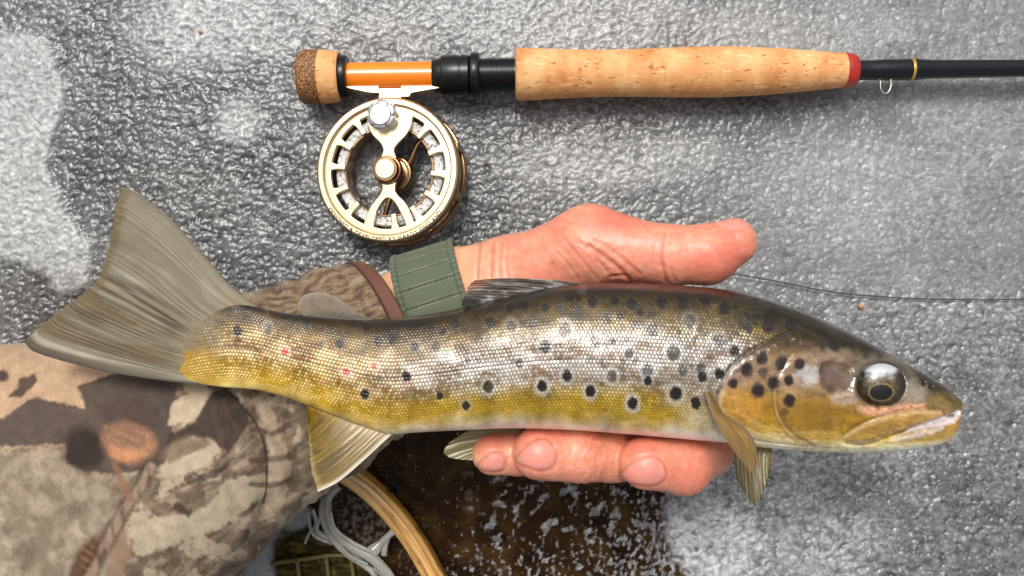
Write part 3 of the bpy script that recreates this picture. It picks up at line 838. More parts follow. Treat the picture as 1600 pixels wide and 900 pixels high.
    def col_anal(U, Vv, x, y, rp):
        c = np.broadcast_to(C(122, 97, 26), U.shape + (3,)).copy()
        st1 = fbm(U * 8, Vv * 1.4, 3, 81)
        c = mix(c, C(84, 63, 16), .8 * ss(-.1, .4, st1) * ss(.1, .4, Vv))
        c = mix(c, C(168, 142, 76), .6 * (1 - ss(.02, .22, Vv)))
        c = mix(c, C(206, 198, 176), .85 * ss(.93, .98, U))
        c = mix(c, C(176, 160, 104), .5 * ss(.9, .99, Vv))
        return c * (1 + .28 * (rp - .4) + .25 * fbm(U * 12, Vv * 2, 3, 83))[..., None]
    fin_mesh('anal_fin', [(480, 634), (515, 646), (560, 662), (616, 676)], [(480, 650), (483, 690), (487, 735), (497, 769)],
             [(480, 642)], [(600, 690), (570, 718), (530, 752)], ZF + 1, ZF + 8, 15, col_anal, 170, 120, .10, 1.2, 2.0, 5)

    def col_pel(U, Vv, x, y, rp):
        c = np.broadcast_to(C(122, 110, 52), U.shape + (3,)).copy()
        c = mix(c, C(182, 178, 150), .8 * ss(.55, 1.0, Vv) * (rp ** 2))
        return c * (1 + .5 * (rp - .5))[..., None]
    fin_mesh('pelvic_fin', [(806, 664), (812, 668), (816, 672), (818, 676)], [(722, 678), (700, 694), (694, 708), (706, 716), (730, 719), (762, 719)],
             [(770, 670), (740, 671)], [(800, 700), (785, 714)], ZF - 16, ZF - 14, 9, col_pel, 110, 90, .35, 1.0, 2.0, 7)

    def col_pec(U, Vv, x, y, rp):
        c = np.broadcast_to(C(116, 88, 38), U.shape + (3,)).copy()
        c = mix(c, C(148, 112, 56), .7 * ss(-.1, .4, fbm(U * 4, Vv * 2, 3, 91)))
        c = mix(c, C(84, 64, 30), .6 * ss(.86, .98, U))
        c = mix(c, C(90, 70, 34), .5 * (1 - ss(.02, .12, U)))
        return c * (1 + .4 * (rp - .4) + .3 * fbm(U * 10, Vv * 2, 3, 92))[..., None]
    fin_mesh('pectoral_fin', [(1100, 612), (1106, 611), (1110, 614), (1114, 622)], [(1166, 730), (1172, 737), (1178, 735), (1183, 726)],
             [(1112, 648), (1136, 690)], [(1132, 646), (1160, 664), (1180, 692)], ZF + 23, ZF + 27, 8, col_pec, 120, 130, .4, 1.8, 1.0, 9)
    def col_pec2(U, Vv, x, y, rp):
        c = np.broadcast_to(C(96, 84, 42), U.shape + (3,)).copy()
        c = mix(c, C(128, 114, 64), .7 * ss(.4, .9, U))
        c = mix(c, C(66, 56, 28), .6 * ss(.75, 1, Vv))
        return c * (1 + .5 * (rp - .5))[..., None]
    fin_mesh('pectoral_fin', [(1146, 690), (1165, 692), (1185, 694), (1206, 696)], [(1150, 748), (1162, 768), (1180, 790), (1192, 770), (1205, 728)],
             [(1146, 712)], [(1206, 710)], ZF - 4, ZF + 1, 10, col_pec2, 120, 100, .4, 1.4, 1.5, 11)

    def col_dor(U, Vv, x, y, rp):
        c = np.broadcast_to(C(92, 80, 70), U.shape + (3,)).copy()
        s1 = fbm(U * 7 + Vv * 1.5, Vv * 3, 4, 93)
        c = mix(c, C(178, 172, 168), .85 * ss(.05, .4, s1))
        c = mix(c, C(44, 36, 32), .9 * ss(.05, .4, -s1))
        c = mix(c, C(150, 98, 52), .8 * ss(.7, .95, Vv) * (1 - ss(.3, .6, U)))
        c = mix(c, C(40, 33, 30), .9 * ss(.55, .8, U) * ss(.35, .7, Vv))
        return c * (1 + .5 * (rp - .5))[..., None]
    fin_mesh('dorsal_fin', [(905, 443), (880, 450), (840, 458), (790, 472), (752, 482)], [(742, 438), (733, 446), (729, 456), (724, 466), (721, 477)],
             [(870, 438), (820, 435), (775, 435)], [(740, 482), (730, 481)], ZF + 2, ZF + 6, 11, col_dor, 140, 120, .55, 1.8, 3.0, 13, .8)

    def col_adi(U, Vv, x, y, rp):
        c = np.broadcast_to(C(112, 96, 72), U.shape + (3,)).copy()
        c = mix(c, C(62, 52, 30), .9 * (1 - ss(.1, .6, Vv + .2 * fbm(x / 12, y / 12, 2, 95))))
        c = mix(c, C(150, 128, 108), .5 * ss(.8, 1, Vv)) * (1 + .2 * fbm(x / 8, y / 8, 3, 96))[..., None]
        for (a, b, r0) in [(492, 474, 9), (515, 470, 8), (543, 487, 8)]:
            c = mix(c, C(84, 80, 74), .5 * (1 - ss(.3, 1.3, np.hypot(x - a, y - b) / r0)))
        return c
    fin_mesh('adipose_fin', [(488, 494), (510, 497), (540, 500), (585, 500)], [(466, 486), (465, 474), (474, 462), (495, 457), (520, 462), (545, 478)],
             [(474, 493)], [(572, 495), (558, 488)], ZF, ZF + 1, 3, col_adi, 70, 50, .05, 3.0)
    return rt
trout()

# ------------------------------------------------------------------ person: hand, forearm, sleeve
person = root('person', P(420, 700, 0))
tag(person, 'arm in camouflage sleeve with bare left hand held palm up under the fish', 'person')

def build_hand():
    J = lambda x, y, z: P(x, y, z)
    h = .72
    lo = np.array([P(445, 700, 40)[0], P(0, 790, 100)[1], 36.0]); lo[1] = P(600, 790, 60)[1]
    hi = np.array([P(1215, 300, 60)[0], P(700, 300, 60)[1], 126.0])
    nx, ny, nz = [int(v) + 2 for v in (hi - lo) / h]
    gx = (lo[0] + h * np.arange(nx)).astype(np.float32)[:, None, None]
    gy = (lo[1] + h * np.arange(ny)).astype(np.float32)[None, :, None]
    gz = (lo[2] + h * np.arange(nz)).astype(np.float32)[None, None, :]
    def cone(a, b, ra, rb, zk=1.0):
        a = np.array(a, np.float32); b = np.array(b, np.float32)
        d = b - a; d2 = d.copy(); d2[2] *= zk
        L = float((d2 ** 2).sum())
        X, Y, Z = gx - a[0], gy - a[1], (gz - a[2]) * zk
        t = np.clip((X * d2[0] + Y * d2[1] + Z * d2[2]) / L, 0, 1)
        return np.sqrt((X - t * d2[0]) ** 2 + (Y - t * d2[1]) ** 2 + (Z - t * d2[2]) ** 2) - (ra + t * (rb - ra))
    def su(a, b, k):
        hh = np.clip(.5 + .5 * (b - a) / k, 0, 1)
        return b + (a - b) * hh - k * hh * (1 - hh)
    f = cone(J(455, 610, 58), J(700, 492, 62), 30, 28, 1.35)
    f = su(f, cone(J(700, 492, 62), J(805, 470, 64), 28, 26.5, 1.3), 8)
    f = su(f, cone(J(805, 470, 66), J(985, 525, 66), 25, 17, 1.2), 10)
    f = su(f, cone(J(810, 545, 64), J(950, 615, 64), 22, 15, 1.1), 10)
    f = su(f, cone(J(820, 500, 66), J(930, 570, 66), 20, 17, 1.0), 10)
    # thumb with thenar
    t = cone(J(800, 446, 70), J(918, 388, 86), 18.5, 17)
    t = su(t, cone(J(925, 384, 88), J(1045, 399, 98), 16.2, 11.2), 6)
    t = su(t, cone(J(1045, 399, 98), J(1105, 398, 100), 11.0, 11.7), 6)
    t = su(t, cone(J(1105, 397, 100), J(1147, 379, 101), 11.5, 9.3), 4)
    f = su(f, t, 9)
    def finger(pts, k=3.0):
        g = None
        for (a, b) in zip(pts[:-1], pts[1:]):
            q = cone(J(*a[:3]), J(*b[:3]), a[3], b[3])
            g = q if g is None else su(g, q, k)
        return g
    little = finger([(895, 640, 66, 10), (915, 690, 76, 9.0), (850, 708, 88, 8.8), (812, 708, 92, 8.6), (771, 709, 94, 8.7)])
    ring = finger([(960, 612, 66, 11), (1045, 690, 76, 10), (1000, 712, 88, 10.0), (955, 713, 97, 10.0), (905, 710, 102, 10.7), (843, 708, 105, 10.7)])
    midf = finger([(1000, 570, 66, 12), (1122, 655, 74, 10.5), (1108, 704, 88, 9.8), (1068, 728, 102, 11.0), (1007, 723, 108, 10.2)])
    index = finger([(1010, 525, 66, 12), (1110, 560, 69, 10.5), (1165, 590, 72, 9.5), (1190, 610, 74, 8.5)])
    g = su(little, ring, 1.2)
    g = su(g, midf, 1.2)
    g = su(g, index, 1.5)
    f = su(f, g, 7)
    V, Q = surfnets(f, lo, h)
    # one relaxing pass
    nrm = np.zeros_like(V)
    a, b, c, d = (V[Q[:, k]] for k in range(4))
    fn = np.cross(c - a, d - b)
    for k in range(4): np.add.at(nrm, Q[:, k], fn)
    nrm /= np.linalg.norm(nrm, axis=1)[:, None] + 1e-12
    px, py = proj(V)
    # creases, wrinkles, knuckle lines (mm along the normal)
    D = np.zeros(len(V))
    up = ss(-.1, .3, nrm[:, 2])
    fr = fbm(px / 6, py / 6, 2, 5)
    NAILS = [[(806, 719), (816, 705), (834, 689), (852, 687), (866, 701), (869, 717), (860, 732), (840, 735), (816, 727)],
             [(969, 745), (982, 729), (1001, 716), (1018, 713), (1034, 723), (1040, 740), (1035, 753), (1018, 759), (992, 757), (974, 751)],
             [(747, 730), (757, 717), (771, 709), (786, 709), (790, 721), (785, 734), (766, 737)]]
    nd = np.min([np.abs(sdp(px, py, cr(q, 50, True)) - 1.2) for q in NAILS], axis=0)
    D -= .24 * np.exp(-(nd / 1.8) ** 2) * up
    D += .08 * np.exp(-((nd - 5.5) / 3.5) ** 2) * up
    CRE = [([(1040, 362), (1034, 385), (1034, 410), (1042, 442)], .55, 2.6), ([(1031, 372), (1027, 395), (1030, 418)], .22, 2), ([(1050, 365), (1046, 382)], .25, 2), ([(1048, 420), (1056, 440)], .3, 2),
           ([(750, 380), (747, 410), (744, 440)], .5, 2.4), ([(771, 378), (768, 405), (767, 435)], .55, 2.4), ([(784, 380), (780, 410), (781, 437)], .28, 2.2), ([(793, 380), (790, 410), (793, 437)], .2, 2),
           ([(920, 384), (945, 402), (968, 420), (986, 440)], .6, 3.2), ([(905, 378), (930, 400), (950, 426)], .3, 2.5), ([(930, 375), (962, 396), (1000, 428)], .3, 2.6), ([(880, 372), (905, 402), (935, 436)], .22, 2.4), ([(955, 432), (970, 430), (984, 434)], .4, 2.2), ([(865, 390), (890, 416), (905, 438)], .15, 2),
           ([(1098, 352), (1108, 357), (1118, 352)], .2, 2), ([(990, 345), (1005, 360), (1018, 362)], .2, 2), ([(1000, 345), (1020, 362), (1034, 362)], .2, 2.2)]
    for pl, dep, w in CRE:
        dd = dpl(px, py, cr(pl, 20)) + .8 * fr
        D -= dep * 1.35 * np.exp(-(dd / (w * .85)) ** 2) * up
        D += dep * .35 * np.exp(-((np.abs(dd) - w * 2.2) / (w * 1.3)) ** 2) * up
    for x0, w0 in ((905, 30), (1075, 26), (935, 16)):      # knuckle wrinkles on the curled fingers
        D += .10 * np.sin((px + .35 * py) / 2.6 + 3 * fbm(px / 14, py / 14, 2, 17)) * np.exp(-((px - x0) / w0) ** 2) * (py > 640)
    lin1 = np.sin((px * .9 - py * .35) / 2.3 + 5 * fbm(px / 22, py / 22, 2, 27))
    D += .05 * lin1 * up * ss(-.2, .3, fbm(px / 30, py / 26, 2, 28))
    D += .05 * np.sin((py * .95 + px * .2) / 2.1 + 5 * fbm(px / 18, py / 18, 2, 29)) * up * ss(0, .3, fbm(px / 26, py / 30, 2, 30))
    D += .24 * fbm(px / 34, py / 24, 3, 7)
    D += .05 * fbm(px / 5, py / 8, 2, 8)
    V = V + nrm * D[:, None]
    # skin colour
    c = np.broadcast_to(C(232, 156, 126), V.shape).copy()
    arm = 1 - ss(690, 830, px)
    c = mix(c, C(230, 178, 136), arm)
    mot = fbm(px / 28, py / 24, 4, 11)
    c = mix(c, C(226, 126, 104), np.clip(.40 + 1.1 * mot, 0, 1) * .55 * (1 - .75 * arm))
    c = mix(c, C(232, 176, 148), np.clip(-1.3 * mot - .05, 0, 1) * .6)
    def rd(x0, y0, rx, ry, col, a):
        nonlocal c
        q = np.hypot((px - x0) / rx, (py - y0) / ry) + .2 * mot
        c = mix(c, col, a * (1 - ss(.3, 1.1, q)))
    rd(1120, 410, 70, 40, C(216, 104, 86), .6); rd(1150, 370, 40, 40, C(214, 112, 92), .45); rd(960, 345, 60, 30, C(216, 108, 88), .55)
    rd(760, 690, 40, 30, C(220, 112, 92), .6); rd(840, 690, 45, 26, C(222, 120, 100), .5); rd(950, 690, 40, 30, C(224, 150, 112), .5); rd(1000, 700, 40, 22, C(220, 112, 92), .5)
    rd(1080, 740, 60, 40, C(218, 116, 92), .5); rd(970, 735, 30, 26, C(206, 138, 104), .6); rd(1085, 690, 40, 20, C(216, 128, 96), .5); rd(1025, 400, 30, 40, C(230, 150, 128), .4)
    for (x0, y0) in [(862, 410)]: rd(x0, y0, 6, 6, C(176, 96, 80), .5)
    for pl, dep, w in CRE:
        c = mix(c, C(186, 92, 76), .55 * min(1, dep * 1.6) * np.exp(-((dpl(px, py, cr(pl, 20)) + .8 * fr) / (w * .9)) ** 2) * up)
    b1, b2, bid = cell(px / 11 + .5 * fr, py / 10, 4, 1.0)
    c = mix(c, C(214, 104, 86), .13 * ss(.25, .6, b1) * (1 - .7 * arm))
    c = mix(c, C(240, 186, 160), .12 * (1 - ss(.05, .4, b1)) * (bid > .4))
    c = mix(c, C(170, 84, 66), .5 * np.exp(-(nd / 1.8) ** 2) * up)
    c *= (1 + .12 * fbm(px / 5, py / 5, 3, 13) + .12 * fbm(px / 16, py / 11, 3, 14))[:, None]
    m = material('skin', attr=True, rough=.38, spec=.5, sss=.25, sss_rad=(1.0, .42, .28), sss_scale=.0022, coat=.05, coat_rough=.25)
    add_bump(m, 1700., .0002, .45, 4.)
    add_bump(m, 900., .00012, .3, 2., 'voronoi')
    o = mesh('hand', V, Q, m, person, colors=c)
    bvh = BVHTree.FromPolygons([Vector(v) for v in V], Q.tolist())
    # nails: plates laid on the fingertips
    mn = material('fingernail', attr=True, rough=.42, spec=.35, coat=.12, coat_rough=.25, sss=.2, sss_rad=(1, .4, .3), sss_scale=.0015)
    def nail(poly, axis, cast=None):
        cam_p = Vector((0, 0, HCAM))
        pc = np.mean(poly, axis=0)
        bd = cr(poly, 56, True)
        rr = np.linspace(0, 1, 15)
        Vn, cn = [], []
        for r in rr:
            for k, (bx, by) in enumerate(bd):
                x, y = pc[0] + (bx - pc[0]) * r, pc[1] + (by - pc[1]) * r
                if cast is None:
                    w = P(x, y, 60.); dr = (Vector(w) - cam_p).normalized(); og = cam_p
                else:
                    og, dr = cast(x, y)
                hit = bvh.ray_cast(og, dr)
                if hit[0] is None:
                    hit = bvh.find_nearest(Vector(P(x, y, 98.)))
                q, nn = np.array(hit[0]), np.array(hit[1])
                lift = .45 * (1 - r ** 4) - .1 * r ** 8
                Vn.append(q + nn * lift)
                # position along nail: 0 root .. 1 free edge
                s = ((x - pc[0]) * axis[0] + (y - pc[1]) * axis[1])
                ext = np.abs((bd - pc) @ np.array(axis)).max()
                s = s / ext
                col = C(226, 146, 130)
                col = col + (C(230, 172, 156) - col) * float(1 - ss(-1.0, -.55, s)) * .8
                col = col + (C(206, 168, 136) - col) * float(ss(.74, .9, s)) * .95
                cn.append(col)
        Vn, cn = np.array(Vn), np.array(cn)
        mesh('fingernail', Vn, grid_faces(15, 56, wrap_m=True), mn, person, colors=cn)
    for q, axd in zip(NAILS, ((-.86, .5), (-.93, .36), (-.86, .5))):
        nail(q, axd)
    def side(x, y):
        z = 101 + (y - 345) * -.35
        w = P(x, 345, 101.); return Vector((w[0], w[1] + 30, 101 + (y - 345) * .3)), Vector((0, -1, 0))
    nail([(1112, 345), (1120, 322), (1150, 318), (1172, 330), (1176, 346), (1170, 362), (1148, 372), (1120, 366)], (1, 0), side)
build_hand()

def build_sleeve():
    U = [(543, 414), (508, 418), (468, 432), (430, 447), (385, 462), (250, 505), (100, 532), (-90, 545), (-320, 565)]
    Lw = [(640, 672), (615, 690), (588, 712), (560, 735), (528, 757), (468, 800), (408, 862), (340, 950), (255, 1060)]
    zc = [62, 60, 58, 57, 56, 56, 58, 62, 66]
    rz = [29, 31, 33, 35, 37, 42, 48, 54, 58]
    n, m = 420, 420
    u_, l_ = cr(U, n), cr(Lw, n)
    s = np.linspace(0, 1, n)
    # even parameter on both edges by control index
    def par(pts):
        q = np.asarray(pts, float); t = np.linspace(0, 1, len(q)); dense = []
        for k in range(2):
            dense.append(np.interp(s, t, q[:, k]))
        d = np.stack(dense, -1)
        ker = np.ones(41) / 41
        for k in range(2):
            pad = np.concatenate([2 * d[:1, k] - d[1:21, k][::-1], d[:, k], 2 * d[-1:, k] - d[-21:-1, k][::-1]])
            d[:, k] = np.convolve(pad, ker, 'valid')[:n]
        return d
    u_, l_ = par(U), par(Lw)
    zc, rz = np.interp(s, np.linspace(0, 1, 9), zc), np.interp(s, np.linspace(0, 1, 9), rz)
    A, B = P(u_[:, 0], u_[:, 1], zc), P(l_[:, 0], l_[:, 1], zc)
    th = np.linspace(0, 2 * np.pi, m, endpoint=False)
    ct, st = np.cos(th)[None, :, None], np.sin(th)[None, :, None]
    mid, hv = (A + B) / 2, (A - B) / 2
    V = mid[:, None] + hv[:, None] * np.sign(ct) * np.abs(ct) ** .95
    V[..., 2] += rz[:, None] * np.sign(st[..., 0]) * np.abs(st[..., 0]) ** .9
    axd = (mid[0] - mid[40]); axd /= np.linalg.norm(axd)
    V = V + axd * (15 * np.sin(th)[None, :, None] * (np.clip(1 - s / .42, 0, 1) ** 1.5)[:, None, None])
    # outward direction
    nr = hv[:, None] / (np.linalg.norm(hv, axis=1)[:, None, None]) * ct + np.array([0, 0, 1.]) * st
    px, py = proj(V)
    S, TH = np.broadcast_arrays(s[:, None] * 300, th[None, :])
    # soft cloth folds: long ripples across the sleeve plus gathers near the cuff
    w1 = fbm(S / 42 + .8 * np.sin(TH), np.cos(TH) * 1.3 + S / 160, 3, 3)
    w2 = fbm(S / 18 + np.sin(TH + 1) * .9, np.cos(TH) * 2, 3, 9)
    cu = ss(0, .06, s)[:, None]
    D = 3.6 * w1 * cu + 1.7 * w2 * cu
    FOLD = [([(352, 604), (398, 660), (418, 720), (420, 790), (400, 850)], 2.4, 16), ([(440, 640), (432, 700), (420, 745)], 1.2, 12), ([(430, 455), (480, 470), (545, 490)], .9, 9), ([(500, 430), (540, 455), (570, 495)], .7, 8), ([(0, 690), (120, 700), (250, 690)], 1.6, 24), ([(470, 700), (455, 760), (420, 800)], 1.4, 12)]
    for pl, dep, w in FOLD:
        dd = dpl(px, py, cr(pl, 24))
        D -= dep * np.exp(-(dd / w) ** 2) * (np.sin(TH) > 0)
    FR = [([(372, 605), (432, 680), (436, 745)], 1.6, 14), ([(300, 660), (380, 640)], 1.2, 20)]
    for pl, dep, w in FR:
        D += dep * np.exp(-(dpl(px, py, cr(pl, 24)) / w) ** 2) * (np.sin(TH) > 0)
    D = np.where(V[..., 2] < 6, np.minimum(D, 0), D)
    V = V + nr * D[..., None]
    V[..., 2] = np.maximum(V[..., 2], .3)
    # ---- woodland print
    wx, wy = px + 10 * fbm(px / 30, py / 30, 3, 15), py + 10 * fbm(px / 30, py / 30, 3, 16)
    ang = -.62
    a_, b_ = wx * math.cos(ang) - wy * math.sin(ang), wx * math.sin(ang) + wy * math.cos(ang)
    a2_ = wx * math.cos(ang) + wy * math.sin(ang) * -1; 
    bark = fbm((px * .80 - py * .60) / 60, (px * .60 + py * .80) / 12, 4, 21)       # streaks along the sleeve
    bark2 = fbm((px * .80 - py * .60) / 14, (px * .60 + py * .80) / 5, 3, 25)
    c = np.broadcast_to(C(146, 126, 106), V.shape).copy()
    c = mix(c, C(92, 76, 62), ss(-.02, .42, bark) * .85)
    c = mix(c, C(196, 176, 152), ss(.02, .4, -bark) * .75)
    blot = fbm(px / 48, py / 40, 4, 31)
    c = mix(c, C(214, 194, 168), ss(.10, .22, blot) * .8)
    c = mix(c, C(104, 88, 70), ss(.14, .26, -blot) * .7)
    c = mix(c, C(84, 70, 58), ss(.2, .34, bark2) * .45)
    left = 1 - ss(150, 230, px)
    c = mix(c, mix(np.broadcast_to(C(158, 142, 122), c.shape).copy(), C(196, 180, 158), ss(-.1, .3, fbm(px / 30, py / 30, 3, 35))), left * .7 * ss(690, 720, py))
    Z = lambda *q: [(x / 2.369, y / 2.369 + 520) for x, y in q]
    jag = 5 * fbm(px / 14, py / 14, 3, 41)
    def poly(pts, col, a=1., soft=2.2, j=1.):
        nonlocal c
        d = sdp(px, py, pts) + j * jag
        c = mix(c, col, a * (1 - ss(-soft, soft, d)))
    def oval(x, y, rx, ry, col, a=1., rot=0., soft=.30):
        nonlocal c
        (x, y), = Z((x, y)); rx /= 2.369; ry /= 2.369
        dx, dy = px - x, py - y
        e = np.hypot((dx * math.cos(rot) + dy * math.sin(rot)) / rx, (-dx * math.sin(rot) + dy * math.cos(rot)) / ry) + .03 * jag
        c = mix(c, col, a * (1 - ss(1 - soft, 1 + soft, e)))
    PEACH, DK, DK2, CREAM = C(216, 180, 148), C(92, 80, 74), C(74, 62, 56), C(214, 196, 170)
    poly(Z((-300, -60), (150, 20), (420, 110), (500, 180), (560, 300), (300, 420), (-300, 430)), PEACH, .9)
    poly(Z((285, 195), (400, 150), (520, 140), (660, 150), (650, 250), (630, 330), (640, 430), (590, 500), (480, 520), (390, 530), (300, 515), (235, 480), (228, 415), (100, 418), (-200, 420), (-200, 300), (20, 320), (130, 235), (310, 280)), DK, .95)
    poly(Z((-200, 330), (60, 250), (0, 320), (-40, 370), (-200, 400)), PEACH, .8)
    poly(Z((40, 235), (70, 170), (130, 150), (140, 175), (110, 205), (80, 235)), DK2, .9)
    oval(8, 160, 22, 22, DK2, .95)
    poly(Z((620, 340), (640, 260), (700, 225), (760, 205), (800, 215), (760, 290), (700, 330)), CREAM, .95)
    poly(Z((620, 380), (730, 325), (760, 270), (790, 215), (830, 205), (880, 240), (920, 320), (880, 400), (850, 435), (810, 420), (790, 390), (700, 380), (600, 470)), DK2, .95)
    for k in range(5):
        c = mix(c, C(104, 84, 72), .5 * (1 - ss(.8, 2.0, dpl(px, py, Z((835, 240 + 8 * k), (850 - 60 + 30 * k, 300 + 26 * k))))))
    oval(680, 430, 78, 40, C(150, 132, 108), .9, -.35)
    poly(Z((590, 500), (660, 470), (740, 430), (800, 405), (820, 430), (760, 490), (680, 530), (610, 530)), CREAM, .95)
    poly(Z((690, 560), (760, 510), (850, 485), (830, 510), (740, 560)), DK2, .8)
    poly(Z((480, 720), (560, 690), (700, 670), (800, 610), (830, 540), (960, 530), (990, 590), (930, 640), (860, 700), (740, 760), (620, 800), (500, 820)), CREAM, .85, 3, 2)
    poly(Z((620, 660), (660, 640), (720, 665), (700, 685)), DK2, .9, 2, 1.5)
    poly(Z((940, 230), (1000, 250), (1080, 480), (1060, 620), (1000, 700), (960, 640), (1000, 480)), C(206, 186, 158), .6, 3, 2)
    oval(810, 340, 10, 90, C(104, 82, 70), .5, -.2)
    # acorn
    oval(470, 300, 110, 60, C(92, 76, 70), .9, .1); oval(300, 430, 75, 85, C(58, 46, 42), .9)
    oval(470, 410, 100, 74, C(196, 140, 106), .95, .1); oval(470, 385, 80, 48, C(150, 116, 96), .8, .1); oval(450, 455, 60, 26, C(214, 150, 108), .8, .1)
    for k in range(24):
        oval(390 + (k * 37) % 165, 350 + (k * 53) % 110, 7, 7, C(220, 172, 136), .35)
    # twigs
    TW = Z((300, 960), (345, 880), (400, 770), (450, 670), (500, 600), (560, 500)); T2 = Z((480, 620), (440, 560), (412, 490))
    d1 = dpl(px, py, cr(TW, 40)) + .5 * jag; d2 = dpl(px, py, cr(T2, 20)) + .4 * jag
    oval(315, 850, 40, 110, C(96, 62, 42), .9, .5); oval(440, 830, 35, 90, C(168, 136, 112), .8, .2)
    for k in range(14):
        oval(300 + (k % 3) * 18 + k * 1, 770 + k * 11, 10, 5, C(160, 118, 88), .7, .4)
    d1 = dpl(px, py, cr(TW, 40)) + 2.5 * fbm(px / 30, py / 30, 2, 45); d2 = dpl(px, py, cr(T2, 20)) + 2 * fbm(px / 30, py / 30, 2, 47)
    sdx = px * .9 + py * .45
    c = mix(c, C(74, 60, 52), .7 * (1 - ss(7, 17, d1))); c = mix(c, mix(np.broadcast_to(C(172, 148, 126), c.shape).copy(), C(110, 86, 70), ss(-.1, .4, fbm(px / 16, py / 40, 3, 49))), .95 * (1 - ss(5, 10, d1)))
    c = mix(c, C(150, 112, 92), .85 * (1 - ss(3, 9, d2)))
    # soft grey spots, seam
    oval(95, 820, 40, 60, C(112, 98, 84), .6, 0, .5); oval(265, 660, 34, 30, C(112, 100, 88), .5, 0, .5)
    SEAM = cr(Z((830, 205), (890, 265), (945, 345), (980, 440), (990, 560), (985, 660)), 40)
    c = mix(c, C(56, 46, 40), .8 * (1 - ss(1.2, 3, dpl(px, py, SEAM) + .15 * jag)))
    for yy in (372, 480, 575):
        c = mix(c, C(84, 68, 58), .7 * (1 - ss(3, 6, dpl(px, py, Z((930, yy - 10), (1000, yy + 8), (1070, yy - 30))) + .4 * jag)))
    poly([(470, 640), (530, 650), (545, 720), (505, 770), (470, 740)], C(132, 114, 92), .5, 4, 2)
    # bark on the cuff end
    cuffz = ss(380, 430, px) * (1 - ss(500, 560, py))
    cb = np.broadcast_to(C(150, 128, 104), c.shape).copy()
    t1 = fbm((px * .93 - py * .36) / 26, (px * .36 + py * .93) / 7, 4, 51)
    cb = mix(cb, C(100, 80, 64), ss(-.05, .25, t1) * .85); cb = mix(cb, C(182, 160, 132), ss(.1, .35, -t1) * .6)
    c = mix(c, cb, cuffz)
    under = np.clip(-np.sin(TH), 0, 1)
    cm = material('camouflage_cloth', attr=True, rough=.82, spec=.2)
    BS(cm).inputs['Sheen Weight'].default_value = .12
    add_bump(cm, 1500., .0003, .5, 2., stretch=(1, 1, 1))
    add_bump(cm, 300., .0005, .25, 3.)
    weave = .05 * np.sin(S * 5.2 + .6 * np.sin(TH * 240)) + .05 * np.sin(TH * 420)
    c *= (.70 * (1 + .26 * fbm(px / 16, py / 14, 4, 53) + .18 * fbm(px / 5, py / 4, 3, 55) + weave))[..., None] * np.array([1.02, 1, .95])
    # inner lining: thickness at the cuff mouth
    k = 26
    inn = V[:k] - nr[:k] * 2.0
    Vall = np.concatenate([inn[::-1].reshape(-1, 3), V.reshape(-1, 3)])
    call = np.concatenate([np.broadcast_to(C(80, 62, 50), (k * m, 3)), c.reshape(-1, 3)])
    sl = mesh('sleeve', Vall, grid_faces(n + k, m, wrap_m=True), cm, person, colors=call)
    # ribbon trim along the cuff
    kb = 30; rows = np.arange(kb)
    ext = (V[0] - V[8]); ext /= np.linalg.norm(ext, axis=1)[:, None]
    rib = []
    off = np.linspace(-1.5, 5.2, 16)
    for q, t in enumerate(off):
        lift = 1.1 - 1.0 * abs((q - 7.5) / 7.5) ** 6
        rib.append(V[0] + ext * t + nr[0] * lift)
    for q, t in enumerate(off[::-1]):
        rib.append(V[0] + ext * t - nr[0] * (.9 if 0 < q < 15 else .2))
    rib = np.array(rib)
    rr, tt = np.meshgrid(np.arange(32), th, indexing='ij')
    rc = np.broadcast_to(C(104, 68, 52), rib.shape).copy()
    rc *= (1 + .22 * np.sin(tt * 210))[..., None]
    rc = mix(rc, C(54, 36, 30), (((rr == 1) | (rr == 2)) * .6))
    tm = material('brown_ribbon', attr=True, rough=.6, spec=.3)
    add_bump(tm, 2500., .0002, .5, 2.)
    mesh('cuff_trim', rib.reshape(-1, 3), grid_faces(32, m, wrap_n=True, wrap_m=True), tm, sl, colors=rc)
build_sleeve()

